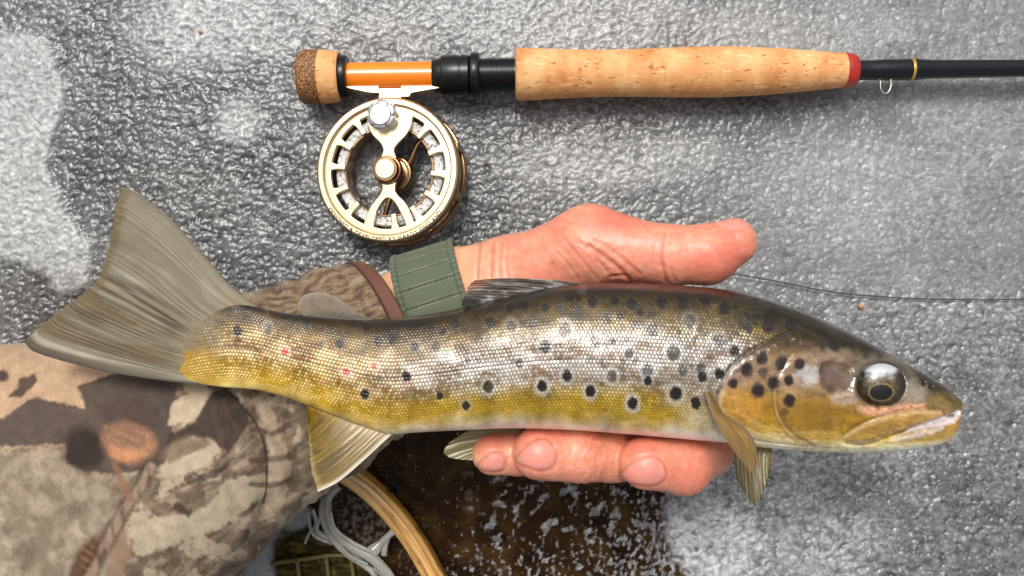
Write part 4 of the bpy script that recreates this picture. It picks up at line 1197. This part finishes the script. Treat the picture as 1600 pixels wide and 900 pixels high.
# ------------------------------------------------------------------ webbing watch strap on the wrist
def build_strap():
    rt = root('watch_strap', P(690, 470, 40))
    tag(rt, 'olive green ribbed webbing watch strap around the wrist beside the sleeve', 'strap')
    a, b = P(652, 512, 61.5), P(741, 482, 62.5)
    ax = (b - a); L = np.linalg.norm(ax); ax /= L
    side = np.cross([0, 0, 1.], ax); side /= np.linalg.norm(side)
    nrm = np.cross(ax, side)
    n, m = 60, 900
    s = np.linspace(0, 1, n); th = np.linspace(0, 2 * np.pi, m, endpoint=False)
    S, TH = np.meshgrid(s, th, indexing='ij')
    rib = np.abs(np.sin(TH * 12)) ** .35                 # bars across the band
    rr = 1.0 * rib * ss(.03, .10, S) * (1 - ss(.90, .97, S))
    weave = .12 * np.sin(TH * 420) * np.sin(S * 60)
    rx = 31.6 + .8 * (1 - S) + rr + weave; rzz = 25.6 + .4 * (1 - S) + rr + weave
    ctr = a + S[..., None] * (b - a)
    O = ctr + side * (np.cos(TH) * rx)[..., None] + nrm * (np.sin(TH) * rzz)[..., None]
    I = ctr + side * (np.cos(TH) * 29.8)[..., None] + nrm * (np.sin(TH) * 23.8)[..., None]
    V = np.concatenate([O, I[::-1]]).reshape(-1, 3)
    c = np.broadcast_to(C(90, 98, 78), O.shape).copy()
    c = mix(c, C(56, 63, 48), .8 * (1 - ss(.35, .8, rib)))
    st = np.exp(-(((rib - .62)) / .10) ** 2)
    c = mix(c, C(158, 164, 136), .55 * st * (np.sin(S * 120) > -.1))
    c *= (1 + .18 * fbm(S * 40, TH * 40, 3, 3))[..., None]
    mt = material('olive_webbing', attr=True, rough=.7, spec=.3)
    BS(mt).inputs['Sheen Weight'].default_value = .15
    add_bump(mt, 2200., .0003, .5, 2.)
    mesh('band', V, grid_faces(2 * n, m, wrap_n=True, wrap_m=True), mt, rt, colors=np.concatenate([c, np.broadcast_to(C(60, 68, 48), c.shape)]))
    for e in (0.015, .985):                              # bound edges
        t2 = np.linspace(0, 2 * np.pi, 400, endpoint=False)
        fz = .25 * np.sin(t2 * 140)
        p = a + e * (b - a) + side * (np.cos(t2) * (32.0 + .7 * (1 - e)))[:, None] + nrm * (np.sin(t2) * (26.0 + .4 * (1 - e)))[:, None]
        Vt = []
        for q in range(8):
            an = q * np.pi / 4
            Vt.append(p + (ax * np.cos(an))[None] * (1.25 + fz)[:, None] + (side * np.cos(t2)[:, None] + nrm * np.sin(t2)[:, None]) * (np.sin(an) * (1.0 + fz))[:, None])
        Vt = np.array(Vt)
        cc = np.broadcast_to(C(94, 102, 82), Vt.shape).copy() * (1 + .25 * np.sin(t2 * 70))[None, :, None]
        mesh('edge_binding', Vt.reshape(-1, 3), grid_faces(8, 400, wrap_n=True, wrap_m=True), mt, rt, colors=cc)
build_strap()

# ------------------------------------------------------------------ fly rod
ZR = 15.0
SR = FPX / (HCAM - ZR)
def rod():
    rt = root('fishing_rod', P(500, 121, 2))
    tag(rt, 'fly rod with cork grip and orange reel seat lying on the ice', 'fishing rod')
    A, B = P(480, 120.5, ZR), P(1600, 106.5, ZR)
    ax = (B - A) / np.linalg.norm(B - A)
    sd = np.array([-ax[1], ax[0], 0]); up = np.array([0, 0, 1.])
    def lathe(name, prof, mat, parent=rt, seg=72, colf=None, fine=None, zoff=0):
        pr = np.asarray(prof, float)
        if fine:
            keep = np.linspace(pr[0, 0], pr[-1, 0], fine)
            pr = np.stack([keep, np.interp(keep, pr[:, 0], pr[:, 1])], -1)
        t = (pr[:, 0] - 480) / SR; r = pr[:, 1] / SR
        th = np.linspace(0, 2 * np.pi, seg, endpoint=False)
        V = (A + t[:, None] * ax)[:, None] + (np.cos(th)[None, :, None] * sd + np.sin(th)[None, :, None] * up) * r[:, None, None]
        F = grid_faces(len(pr), seg, wrap_m=True, flip=True).tolist()
        F += [list(range(seg)), list(range((len(pr) - 1) * seg, len(pr) * seg))[::-1]]
        return mesh(name, V.reshape(-1, 3), F, mat, parent, sharp=38)
    def rnd(x0, x1, r, e=2.):
        return [(x0, r - e), (x0 + e * .3, r - e * .3), (x0 + e, r), (x1 - e, r), (x1 - e * .3, r - e * .3), (x1, r - e)]
    # cork burl butt
    burl = material('cork_burl', rough=.7)
    noise_color(burl, [(.30, C(34, 24, 16)), (.44, C(92, 58, 30)), (.54, C(150, 102, 58)), (.66, C(196, 150, 98))], 1100., 3., rough=.7)
    add_bump(burl, 900., .0006, .5)
    cork = material('cork', rough=.62, spec=.3)
    noise_color(cork, [(.25, C(192, 122, 66)), (.42, C(218, 154, 96)), (.55, C(230, 172, 114)), (.75, C(240, 194, 140))], 55., 7., stretch=(1.4, .8, .8))
    # grain rings along the grip, dashes and pits
    noise_color(cork, [(.30, (.62, .50, .40)), (.40, (1, 1, 1)), (.60, (1, 1, 1)), (.69, (1.0, 1.0, 1.0))], 260., 4., stretch=(3.2, .5, .5), fac=('MULTIPLY', .5))
    noise_color(cork, [(.0, (.40, .22, .11)), (.34, (.48, .28, .15)), (.375, (1, 1, 1)), (1, (1, 1, 1))], 420., 3., stretch=(.55, 1.4, 1.4), fac=('MULTIPLY', .85))
    noise_color(cork, [(.0, (0, 0, 0)), (.60, (0, 0, 0)), (.64, (.20, .17, .12)), (1, (.25, .2, .13))], 330., 3., stretch=(.35, 1.6, 1.6), fac=('ADD', .8))
    add_bump(cork, 420., .0005, .3, 5., stretch=(.6, 1.3, 1.3))
    black = material('black_anodised_metal', C(15, 15, 17), .32, .0, .1, spec=.35, coat_rough=.15)
    add_bump(black, 600., .00008, .2)
    orange = material('orange_lacquer', C(244, 132, 6), .3, 0, .4, coat_rough=.1)
    noise_color(orange, [(.3, C(240, 118, 2)), (.6, C(248, 138, 8)), (.8, C(252, 160, 34))], 70., 3., stretch=(.3, 1, 1))
    red = material('red_winding_check', C(176, 40, 26), .34, 0, .4)
    noise_color(red, [(.3, C(160, 34, 22)), (.7, C(190, 48, 32))], 200., 3.)
    blank = material('black_graphite', C(12, 15, 22), .22, 0, .25, spec=.4, coat_rough=.05)
    add_bump(blank, 120., .0003, .15, 2.)
    gold = material('gold_thread', C(208, 166, 84), .35, .5)
    lathe('butt_cap', [(466, 20), (467, 30), (469, 36), (473, 40), (480, 42), (498, 42.2), (502, 41.8)], burl, fine=60)
    lathe('cork_ring', [(500, 41.9), (512, 41), (524, 39.5), (529, 38.5), (532, 37)], cork, fine=40)
    lathe('seat_ring', rnd(530, 544, 33, 2.5), black)
    lathe('reel_seat', [(536, 21.3), (540, 21.5), (620, 21.6), (680, 21.8)], orange, fine=80)
    hood = lathe('hood', [(676, 23.5), (677, 24.5), (689, 26.5), (690, 29.5), (692, 30.5), (717, 31), (718, 30), (720, 30), (721, 31), (732, 31.2), (734, 29.5), (736, 28)], black)
    lathe('locking_nut', rnd(735, 750, 34.5, 3.2), black)
    thr = []
    for k in range(15):
        x = 748 + k * 3.8
        thr += [(x, 25.6), (x + 1.2, 25.6), (x + 1.9, 24.6), (x + 3.1, 24.6)]
    lathe('thread', thr + [(806, 25)], black)
    lathe('cork_grip', [(805, 34), (805.6, 37.5), (807, 39.2), (810, 40.2), (830, 40), (860, 38.4), (900, 36.8), (940, 36.0), (980, 36.2), (1020, 37.2), (1060, 38.4), (1100, 39), (1140, 38.6), (1180, 37), (1220, 34.6), (1260, 31.4), (1300, 27.8), (1318, 26.2)], cork, fine=260, seg=96)
    lathe('winding_check', [(1317.5, 26), (1318.5, 27), (1322, 27.2), (1330, 26), (1335, 24.5), (1337, 22), (1337.5, 14)], red)
    lathe('rod_blank', [(1336, 15.8), (1342, 15.4), (1365, 15.2), (1372, 16.2), (1400, 16.4), (1430, 16.8), (1440, 15.6), (1455, 14.6), (1600, 13.2), (2400, 9.0)], blank)
    lathe('thread_wrap', rnd(1421, 1425.5, 17.6, .8), gold)
    # hook keeper: bent wire
    o = A + (1382 - 480) / SR * ax
    pts = []
    for (dx, dy) in [(-15, 12), (-11, 15), (-8, 17), (-8, 24), (-7, 31), (-3, 36.5), (0, 37.5), (3, 36.5), (7, 31), (8.5, 24), (8.5, 17), (9, 14)]:
        pts.append(o + ax * dx / SR - sd * dy / SR + up * 1.0)
    wire = material('steel_wire', C(196, 192, 180), .25, .9)
    V, F = sweep(cr(np.array(pts), 50), .42, 10)
    mesh('hook_keeper', V, F, wire, rt)
rod()

# ------------------------------------------------------------------ fly reel
def reel():
    zt = 24.0
    ctr = P(604, 265, zt)
    k = (HCAM - zt) / FPX                                  # mm per photo px on the face
    tilt = math.radians(-8.0)
    Rm = np.array(Matrix.Rotation(tilt, 3, 'Y') @ Matrix.Rotation(math.radians(-1.5), 3, 'X'))
    rt = root('fly_reel', (ctr[0] + 2, ctr[1] - 2, 0))
    tag(rt, 'champagne gold fly reel with silver drag knob hanging under the orange seat', 'fishing reel')
    def W(v): return np.asarray(v) @ Rm.T + ctr            # local mm (face at z=0, body downwards)
    champ = material('champagne_metal', C(226, 204, 166), .36, .8)
    noise_color(champ, [(.3, C(222, 200, 160)), (.7, C(234, 216, 180))], 300., 4.)
    add_bump(champ, 900., .00006, .25)
    bronze = material('bronze_metal', C(150, 118, 84), .24, .95)
    noise_color(bronze, [(.3, C(132, 100, 70)), (.7, C(166, 132, 94))], 200., 3.)
    silver = material('silver_metal', C(206, 208, 212), .2, .9)
    add_bump(silver, 500., .00005, .2)
    dark = material('dark_metal', C(40, 36, 32), .4, .6)
    def lathe(name, prof, mat, parent=rt, seg=128, off=(0, 0)):
        pr = np.asarray(prof, float) * np.array([k, 1])     # r in photo px, z in mm
        th = np.linspace(0, 2 * np.pi, seg, endpoint=False)
        V = np.stack([pr[:, 0, None] * np.cos(th) + off[0] * k, pr[:, 0, None] * np.sin(th) + off[1] * k, np.broadcast_to(pr[:, 1, None], (len(pr), seg))], -1)
        return mesh(name, W(V.reshape(-1, 3)), grid_faces(len(pr), seg, wrap_n=True, wrap_m=True), mat, parent, sharp=35)
    def disc(name, prof, mat, parent=rt, seg=64, off=(0, 0), lobes=0, depth=0.):
        pr = np.asarray(prof, float)
        th = np.linspace(0, 2 * np.pi, seg, endpoint=False)
        lob = 1 - depth * np.clip(np.cos(lobes * th + .5), 0, 1) ** 2 if lobes else np.ones(seg)
        r = pr[:, 0, None] * k * np.where(pr[:, 0, None] > 18, lob[None], 1)
        V = np.stack([r * np.cos(th) + off[0] * k, r * np.sin(th) + off[1] * k, np.broadcast_to(pr[:, 1, None], r.shape)], -1)
        F = grid_faces(len(pr), seg, wrap_m=True).tolist() + [list(range((len(pr) - 1) * seg, len(pr) * seg))]
        return mesh(name, W(V.reshape(-1, 3)), F, mat, parent, sharp=35)
    # frame: front rim, rear rim and pillars
    front = lathe('front_rim', [(100.5, -3.6), (101, -.9), (103, -.15), (104, .2), (110.5, .2), (113, -.5), (114, -1.6), (114, -4.6), (112.5, -5.2), (103, -5.2), (101, -4.6)], champ)
    lathe('rim_edge', [(112.6, -.6), (114.6, -1.2), (115.2, -2.4), (115.0, -4.8), (113, -5.4), (112.4, -3)], bronze)
    lathe('rear_rim', [(104, -17.6), (105, -15.4), (109, -15.0), (114.5, -15.2), (116.5, -16), (116.5, -18), (114, -19), (106, -19)], bronze)
    for deg in range(20, 380, 40):
        a = math.radians(deg)
        cs, sn = math.cos(a), math.sin(a)
        V, F = prism([(-2.2, -7), (2.4, -7), (3.0, 0), (2.4, 7), (-2.2, 7), (-2.6, 0)], -15.6, -4.9, .2)
        q = V.copy()
        x = (109 * k + V[:, 0] * .8); y = V[:, 1] * k * 1.0
        q[:, 0], q[:, 1] = x * cs - y * sn, x * sn + y * cs
        mesh('pillar', W(q), F, bronze, rt, smooth=False)
    # spool face from a signed-distance drawing: rim, teeth, spade plate, hub, forked legs
    h = .27
    R = 101.5
    nn = int(2 * (R * k + 1) / h)
    xs = -(R * k + 1) + h * np.arange(nn)
    X, Y = np.meshgrid(xs / k, xs / k, indexing='ij')       # photo px, y up
    r = np.hypot(X, Y); a = np.degrees(np.arctan2(Y, X))
    d = np.maximum(r - 101, 93 - r)
    pitch = 360 / 14
    for q in range(14):
        ang = math.radians(8 + pitch / 2 + q * pitch)
        ux, uy = math.cos(ang), math.sin(ang)
        s_, w_ = X * ux + Y * uy, -X * uy + Y * ux
        tw = np.maximum(np.maximum(np.abs(w_) - (3.4 + np.clip((s_ - 80) / 8, 0, 2) ** 2 * 1.2), s_ - 96), 70 - s_)
        d = np.minimum(d, tw)
    Zm = lambda *q: [((x - 455) / 3.333 - 1, -(y - 452) / 3.333) for x, y in q]
    spade = cr(Zm((330, 118), (344, 150), (350, 205), (376, 262), (420, 308), (436, 345), (424, 385), (405, 440), (455, 500), (508, 440), (500, 385), (490, 348), (506, 318), (560, 262), (585, 205), (590, 150), (604, 118)), 140, True)
    d = np.minimum(d, np.maximum(sdp(X, Y, spade), r - 97))
    lower = cr(Zm((420, 470), (432, 530), (424, 575), (372, 640), (340, 715), (326, 775), (372, 790), (384, 705), (420, 630), (455, 596), (492, 612), (530, 672), (560, 740), (566, 790), (612, 780), (590, 700), (556, 630), (508, 580), (496, 545), (505, 470)), 160, True)
    d = np.minimum(d, np.maximum(sdp(X, Y, lower), r - 97))
    d = np.minimum(d, r - 22)
    zz = -5.2 + h * np.arange(int(4.6 / h))
    dz = np.abs(zz - (-2.9)) - 1.15
    dd = (d * k)[:, :, None]; dzz = dz[None, None, :]
    f3 = np.minimum(np.maximum(dd, dzz), 0) + np.sqrt(np.maximum(dd, 0) ** 2 + np.maximum(dzz, 0) ** 2) - .18
    V, Q = surfnets(f3.astype(np.float32), np.array([xs[0], xs[0], zz[0]]), h)
    spool = mesh('spool', W(V), Q, champ, rt)
    # arbor and wound line
    lathe('arbor', [(70, -4.4), (72, -4.4), (72, -15), (70, -15)], bronze, spool)
    line = material('pale_fly_line', C(176, 174, 168), .55, 0)
    prof = []
    rowsz = np.arange(-5.2, -14, -1.15)
    for z in rowsz:
        prof += [(85.5, z + .5), (87, z), (85.5, z - .5)]
    top = []
    for rr in np.arange(73.0, 85, 2.6):
        top += [(rr, -4.9), (rr + 1.3, -4.5), (rr + 2.6, -4.9)]
    lw = lathe('wound_line', top + prof + [(72.2, -14.2), (72.2, -5.2)], line, rt)
    noise_color(line, [(.34, C(110, 108, 106)), (.44, C(206, 205, 202)), (.62, C(240, 239, 236))], 600., 3., stretch=(1, 1, 1))
    lathe('spool_flange', [(70, -14.6), (88, -14.6), (88, -15.2), (70, -15.2)], bronze, spool)
    # hub
    disc('hub', [(23, -4.5), (23, -1.2), (22, -.6), (20, -.4), (19.4, .2), (19.0, 1.6), (18.2, 2.2), (0.2, 2.3)], bronze, spool)
    disc('hub_cap', [(15.6, 2.2), (15.4, 2.9), (14.6, 3.2), (.2, 3.25)], champ, spool)
    # rear drag hub with toothed ring and curved arms
    disc('drag_hub', [(30, -18.6), (30, -14), (28, -12.6), (20, -12), (.2, -12)], bronze, rt)
    for q in range(40):
        an = q * 2 * math.pi / 40
        V, F = prism([(23.5 * k, -1.1 * k), (26.5 * k, -.8 * k), (26.5 * k, .8 * k), (23.5 * k, 1.1 * k)], -12.8, -11, .1)
        c, s = math.cos(an), math.sin(an); v = V.copy(); v[:, 0], v[:, 1] = V[:, 0] * c - V[:, 1] * s, V[:, 0] * s + V[:, 1] * c
        mesh('tooth', W(v), F, bronze, rt, smooth=False)
    for deg, bend in ((38, 22), (98, 14), (262, -8)):
        pts = []
        for t in np.linspace(0, 1, 16):
            rr = 20 + 86 * t; an = math.radians(deg + bend * math.sin(t * math.pi) - bend * .4)
            pts.append((rr * math.cos(an) * k, rr * math.sin(an) * k, -16.5 + 2.0 * math.sin(t * math.pi)))
        V, F = sweep(np.array(pts), 2.4 - 1.0 * np.sin(np.linspace(0, 1, 16) * np.pi), 12)
        mesh('frame_arm', W(V), F, bronze, rt)
    # drag knob with scallops
    kn = (-6, 84)
    kb = disc('drag_knob', [(24, -2), (24, 2.6), (23.4, 3.6), (21.5, 4.1), (17.2, 4.3), (16.6, 5.0), (15.8, 5.3), (.2, 5.3)], silver, rt, 216, kn, 6, .14)
    mk = material('etched_grey', C(150, 152, 156), .45, .6)
    bars = []
    for (x0, x1, y0, y1) in ((-7, -6, -7, 7), (6, 7, -7, 7), (-6, 6, 6, 7), (-6, 6, -7, -6), (-3.2, -1.8, -3.6, 3.6), (1.8, 3.2, -3.6, 3.6), (-1.8, 1.8, -.6, .6)):
        bars.append(prism([((kn[0] + x0) * k, (kn[1] + y0) * k), ((kn[0] + x1) * k, (kn[1] + y0) * k), ((kn[0] + x1) * k, (kn[1] + y1) * k), ((kn[0] + x0) * k, (kn[1] + y1) * k)], 5.25, 5.36))
    V, F = join(*bars); mesh('emblem', W(V), F, mk, kb, smooth=False)
    for (x, y, an) in ((2, 46, 90), (27, 64, 150)):            # drag index marks
        c, s = math.cos(math.radians(an)), math.sin(math.radians(an))
        pp = [(x + c * u - s * v, y + s * u + c * v) for u, v in ((-3.2, -.5), (3.2, -.5), (3.2, .5), (-3.2, .5))]
        V, F = prism(np.array(pp) * k, -1.7, -1.52); mesh('index_mark', W(V), F, dark, spool, smooth=False)
    # counterweight plate at lower left
    pp = cr(Zm((372, 740), (420, 765), (455, 775), (455, 800), (400, 790), (365, 775)), 40, True) * k
    V, F = prism(pp, -6.5, -4.6, .2); mesh('counterweight', W(V), F, champ, spool)
    # foot that slides under the seat (in world, lying along the rod)
    # foot wings
    def foot(poly_px, z0, z1, name='reel_foot'):
        pts = P(np.array(poly_px)[:, 0], np.array(poly_px)[:, 1], 17.)[:, :2]
        V, F = prism(pts, z0, z1, .35); return mesh(name, V, F, champ, rt, smooth=False)
    foot([(534, 136.5), (593, 135.5), (594, 147), (582, 147), (574, 146)], 12.5, 19.5)
    foot([(627, 135.5), (694, 135), (694, 138), (644, 147), (640, 153), (627, 153)], 12.5, 19.5)
    foot([(593.5, 138.5), (627, 138.5), (628, 158), (592, 158)], 11.5, 18.6)
    # engraved lettering along the lower rim
    txt = 'DESIGNED & DEVELOPED BY HARDY ENGLAND'
    cache = {}
    def glyph(ch):
        if ch not in cache:
            cu = bpy.data.curves.new('glyph', 'FONT'); cu.body = ch; cu.size = 1.0; cu.offset = .025
            ob = bpy.data.objects.new('glyph', cu); COL.objects.link(ob)
            dg = bpy.context.evaluated_depsgraph_get()
            me = ob.evaluated_get(dg).to_mesh()
            v = np.array([x.co[:] for x in me.vertices]) if len(me.vertices) else np.zeros((0, 3)); f = [list(p.vertices) for p in me.polygons]
            ob.evaluated_get(dg).to_mesh_clear()
            bpy.data.objects.remove(ob); bpy.data.curves.remove(cu)
            cache[ch] = (v, f)
        return cache[ch]
    size = 2.6
    items, cur = [], 0.
    for ch in txt:
        v, f = glyph(ch)
        if len(v) == 0: cur += .42; continue
        wd = v[:, 0].max() - v[:, 0].min()
        items.append((v, f, cur - v[:, 0].min())); cur += wd + .13
    Rt = 109.6 * k
    out = []
    tot = cur * size
    a0 = math.radians(-92) - tot / 2 / Rt
    for v, f, x0 in items:
        xx, yy = (v[:, 0] + x0) * size, v[:, 1] * size - .75
        an = a0 + xx / Rt
        rr = Rt - yy
        out.append((np.stack([rr * np.cos(an), rr * np.sin(an), np.full(len(v), .27)], -1), f))
    V, F = join(*out)
    ink = material('black_engraving', C(18, 14, 12), .7)
    le = mesh('lettering', W(V), F, ink, front, smooth=False)
reel()

# ------------------------------------------------------------------ landing net
def net():
    rt = root('landing_net', P(470, 1010, 0))
    tag(rt, 'wooden landing net hoop with clear rubber mesh at the sleeve edge', 'landing net')
    wood = material('varnished_wood', rough=.35, coat=.6, coat_rough=.1, attr=True)
    add_bump(wood, 500., .0002, .3)
    C0 = [(470, 722), (520, 728), (563, 752), (604, 789), (640, 834), (668, 880), (694, 935), (705, 1010), (690, 1090), (640, 1170), (560, 1240), (440, 1290), (320, 1240), (250, 1150), (230, 1040), (250, 930), (300, 830), (370, 760), (420, 732)]
    pts = cr([(*P(x, y, 8)[:2], 8.0) for x, y in C0], 420, True)
    n, seg = len(pts), 56
    T = np.roll(pts, -1, 0) - np.roll(pts, 1, 0); T /= np.linalg.norm(T, axis=1)[:, None]
    sd = np.cross(T, [0, 0, 1.])
    th = np.linspace(0, 2 * np.pi, seg, endpoint=False)
    ce, se = np.sign(np.cos(th)) * np.abs(np.cos(th)) ** .7, np.sign(np.sin(th)) * np.abs(np.sin(th)) ** .7
    V = pts[:, None] + sd[:, None] * (5.6 * ce)[None, :, None] + np.array([0, 0, 1.]) * (7.0 * se)[None, :, None]
    S, A = np.meshgrid(np.arange(n) * .9, np.arange(seg), indexing='ij')
    u = ce[None, :] * np.ones((n, 1))
    lam = fbm(S / 60, u * 4.5 + .02 * S, 3, 3)
    c = np.broadcast_to(C(204, 150, 78), V.shape).copy()
    c = mix(c, C(232, 190, 118), ss(-.1, .35, lam))
    c = mix(c, C(112, 70, 32), .7 * ss(.1, .4, -lam))
    c = mix(c, C(84, 50, 24), .8 * np.exp(-((u - .1) / .05) ** 2)) 
    c = mix(c, C(70, 42, 20), .5 * np.exp(-((u + .45) / .04) ** 2))
    sp = fbm(S / 8, u * 8, 3, 9)
    c = mix(c, C(60, 36, 18), .6 * ss(.3, .45, sp))
    mesh('hoop', V.reshape(-1, 3), grid_faces(n, seg, wrap_n=True, wrap_m=True), wood, rt, colors=c)
    rub = material('clear_rubber', C(226, 226, 216), .15, 0, .5)
    BS(rub).inputs['Transmission Weight'].default_value = .65
    BS(rub).inputs['IOR'].default_value = 1.40
    noise_color(rub, [(.3, C(196, 194, 182)), (.7, C(236, 235, 228))], 150., 3.)
    def strand(pl, w, z=9., flat=.7):
        q = cr([(*P(x, y, z)[:2], z + dz) for (x, y, dz) in [(p + (0,))[:3] for p in pl]], 60)
        wv = np.broadcast_to(np.asarray(w, float), (60,)) if np.isscalar(w) else np.interp(np.linspace(0, 1, 60), np.linspace(0, 1, len(w)), w)
        V, F = sweep(q, wv, 14, flat=flat)
        return mesh('rubber_strand', V, F, rub, rt)
    strand([(530, 760), (514, 776), (512, 800), (522, 830), (545, 853), (575, 868), (596, 886), (615, 915), (625, 960)], [1.9, 2.2, 2.0, 1.9, 2.2, 2.8, 2.8, 2.8, 2.6], 9)
    strand([(505, 776), (503, 806), (516, 838), (545, 868), (580, 892), (590, 915)], [1.4, 1.6, 1.6, 1.5, 1.5, 1.4], 7)
    strand([(488, 795), (494, 812), (496, 830), (520, 846), (556, 866), (570, 885), (600, 900), (604, 930)], [1.0, 1.2, 1.4, 1.2, 1.3, 1.4, 1.3, 1], 5)
    strand([(582, 862), (594, 850), (606, 838), (622, 824)], [3.6, 2.0, 1.6, 2.2], 9.5)
    strand([(600, 868), (602, 852), (608, 838)], [1.6, 1.4, 1.2], 9)
    strand([(556, 868), (576, 890), (592, 888)], [1.0, 1.0, 1.2], 6)
    strand([(480, 800), (490, 835), (520, 850)], [.9, 1.0, 1.0], 4)
    strand([(505, 800), (498, 815), (494, 832)], [1.0, .9, 1.0], 6)
    strand([(516, 800), (524, 826), (548, 846), (580, 862)], [.8, .9, 1.0, .9], 12)
    strand([(530, 842), (536, 858), (552, 872), (574, 882)], [.9, .8, .9, .8], 8)
    strand([(497, 818), (484, 832), (476, 850)], [.8, .7, .7], 4)
    # sunken strands seen through the water
    deep = material('weedy_mesh', C(92, 80, 40), .5)
    for pl in ([(424, 880), (470, 874), (540, 868), (610, 890)], [(464, 872), (470, 920)], [(510, 870), (516, 925)], [(548, 868), (556, 925)]):
        q = cr([(*P(x, y, .2)[:2], .4) for x, y in pl], 40)
        V, F = sweep(q, 1.2, 10); mesh('sunken_strand', V, F, deep, rt)
net()

# ------------------------------------------------------------------ leader line and crumbs
lm = material('dark_leader', C(70, 68, 64), .35)
q = cr([(*P(x, y, z)[:2], z) for x, y, z in [(960, 500, 3), (1060, 440, 4), (1130, 428, 4), (1200, 437, 3), (1300, 456, 2.2), (1400, 465, 1.8), (1500, 468, 1.6), (1600, 467, 1.6), (1900, 455, 1.5)]], 200)
V, F = sweep(q, .36, 8)
tag(mesh('leader_line', V, F, lm), 'thin dark fishing line running over the ice from under the thumb', 'fishing line')
def crumb(x, y, r, col, label, s):
    th, ph = np.meshgrid(np.linspace(.01, np.pi - .01, 14), np.linspace(0, 2 * np.pi, 20, endpoint=False), indexing='ij')
    d = np.stack([np.sin(th) * np.cos(ph), np.sin(th) * np.sin(ph) * .8, np.cos(th) * .5], -1)
    rr = r * (1 + .35 * fbm(d[..., 0] * 2 + 3, d[..., 1] * 2 + d[..., 2], 3, s))
    V = (d * rr[..., None]).reshape(-1, 3) + P(x, y, .6)
    m = material('plant_crumb', col, .6)
    noise_color(m, [(.3, col * .6), (.7, col)], 800.)
    tag(mesh('crumb', V, grid_faces(14, 20, wrap_m=True), m), label, 'crumb')
crumb(1346, 479, 1.6, C(206, 146, 108), 'small orange crumb on the ice above the trout head', 3)
crumb(312, 50, 1.0, C(190, 130, 70), 'tiny tan crumb on the frosted ice beyond the rod butt', 5)
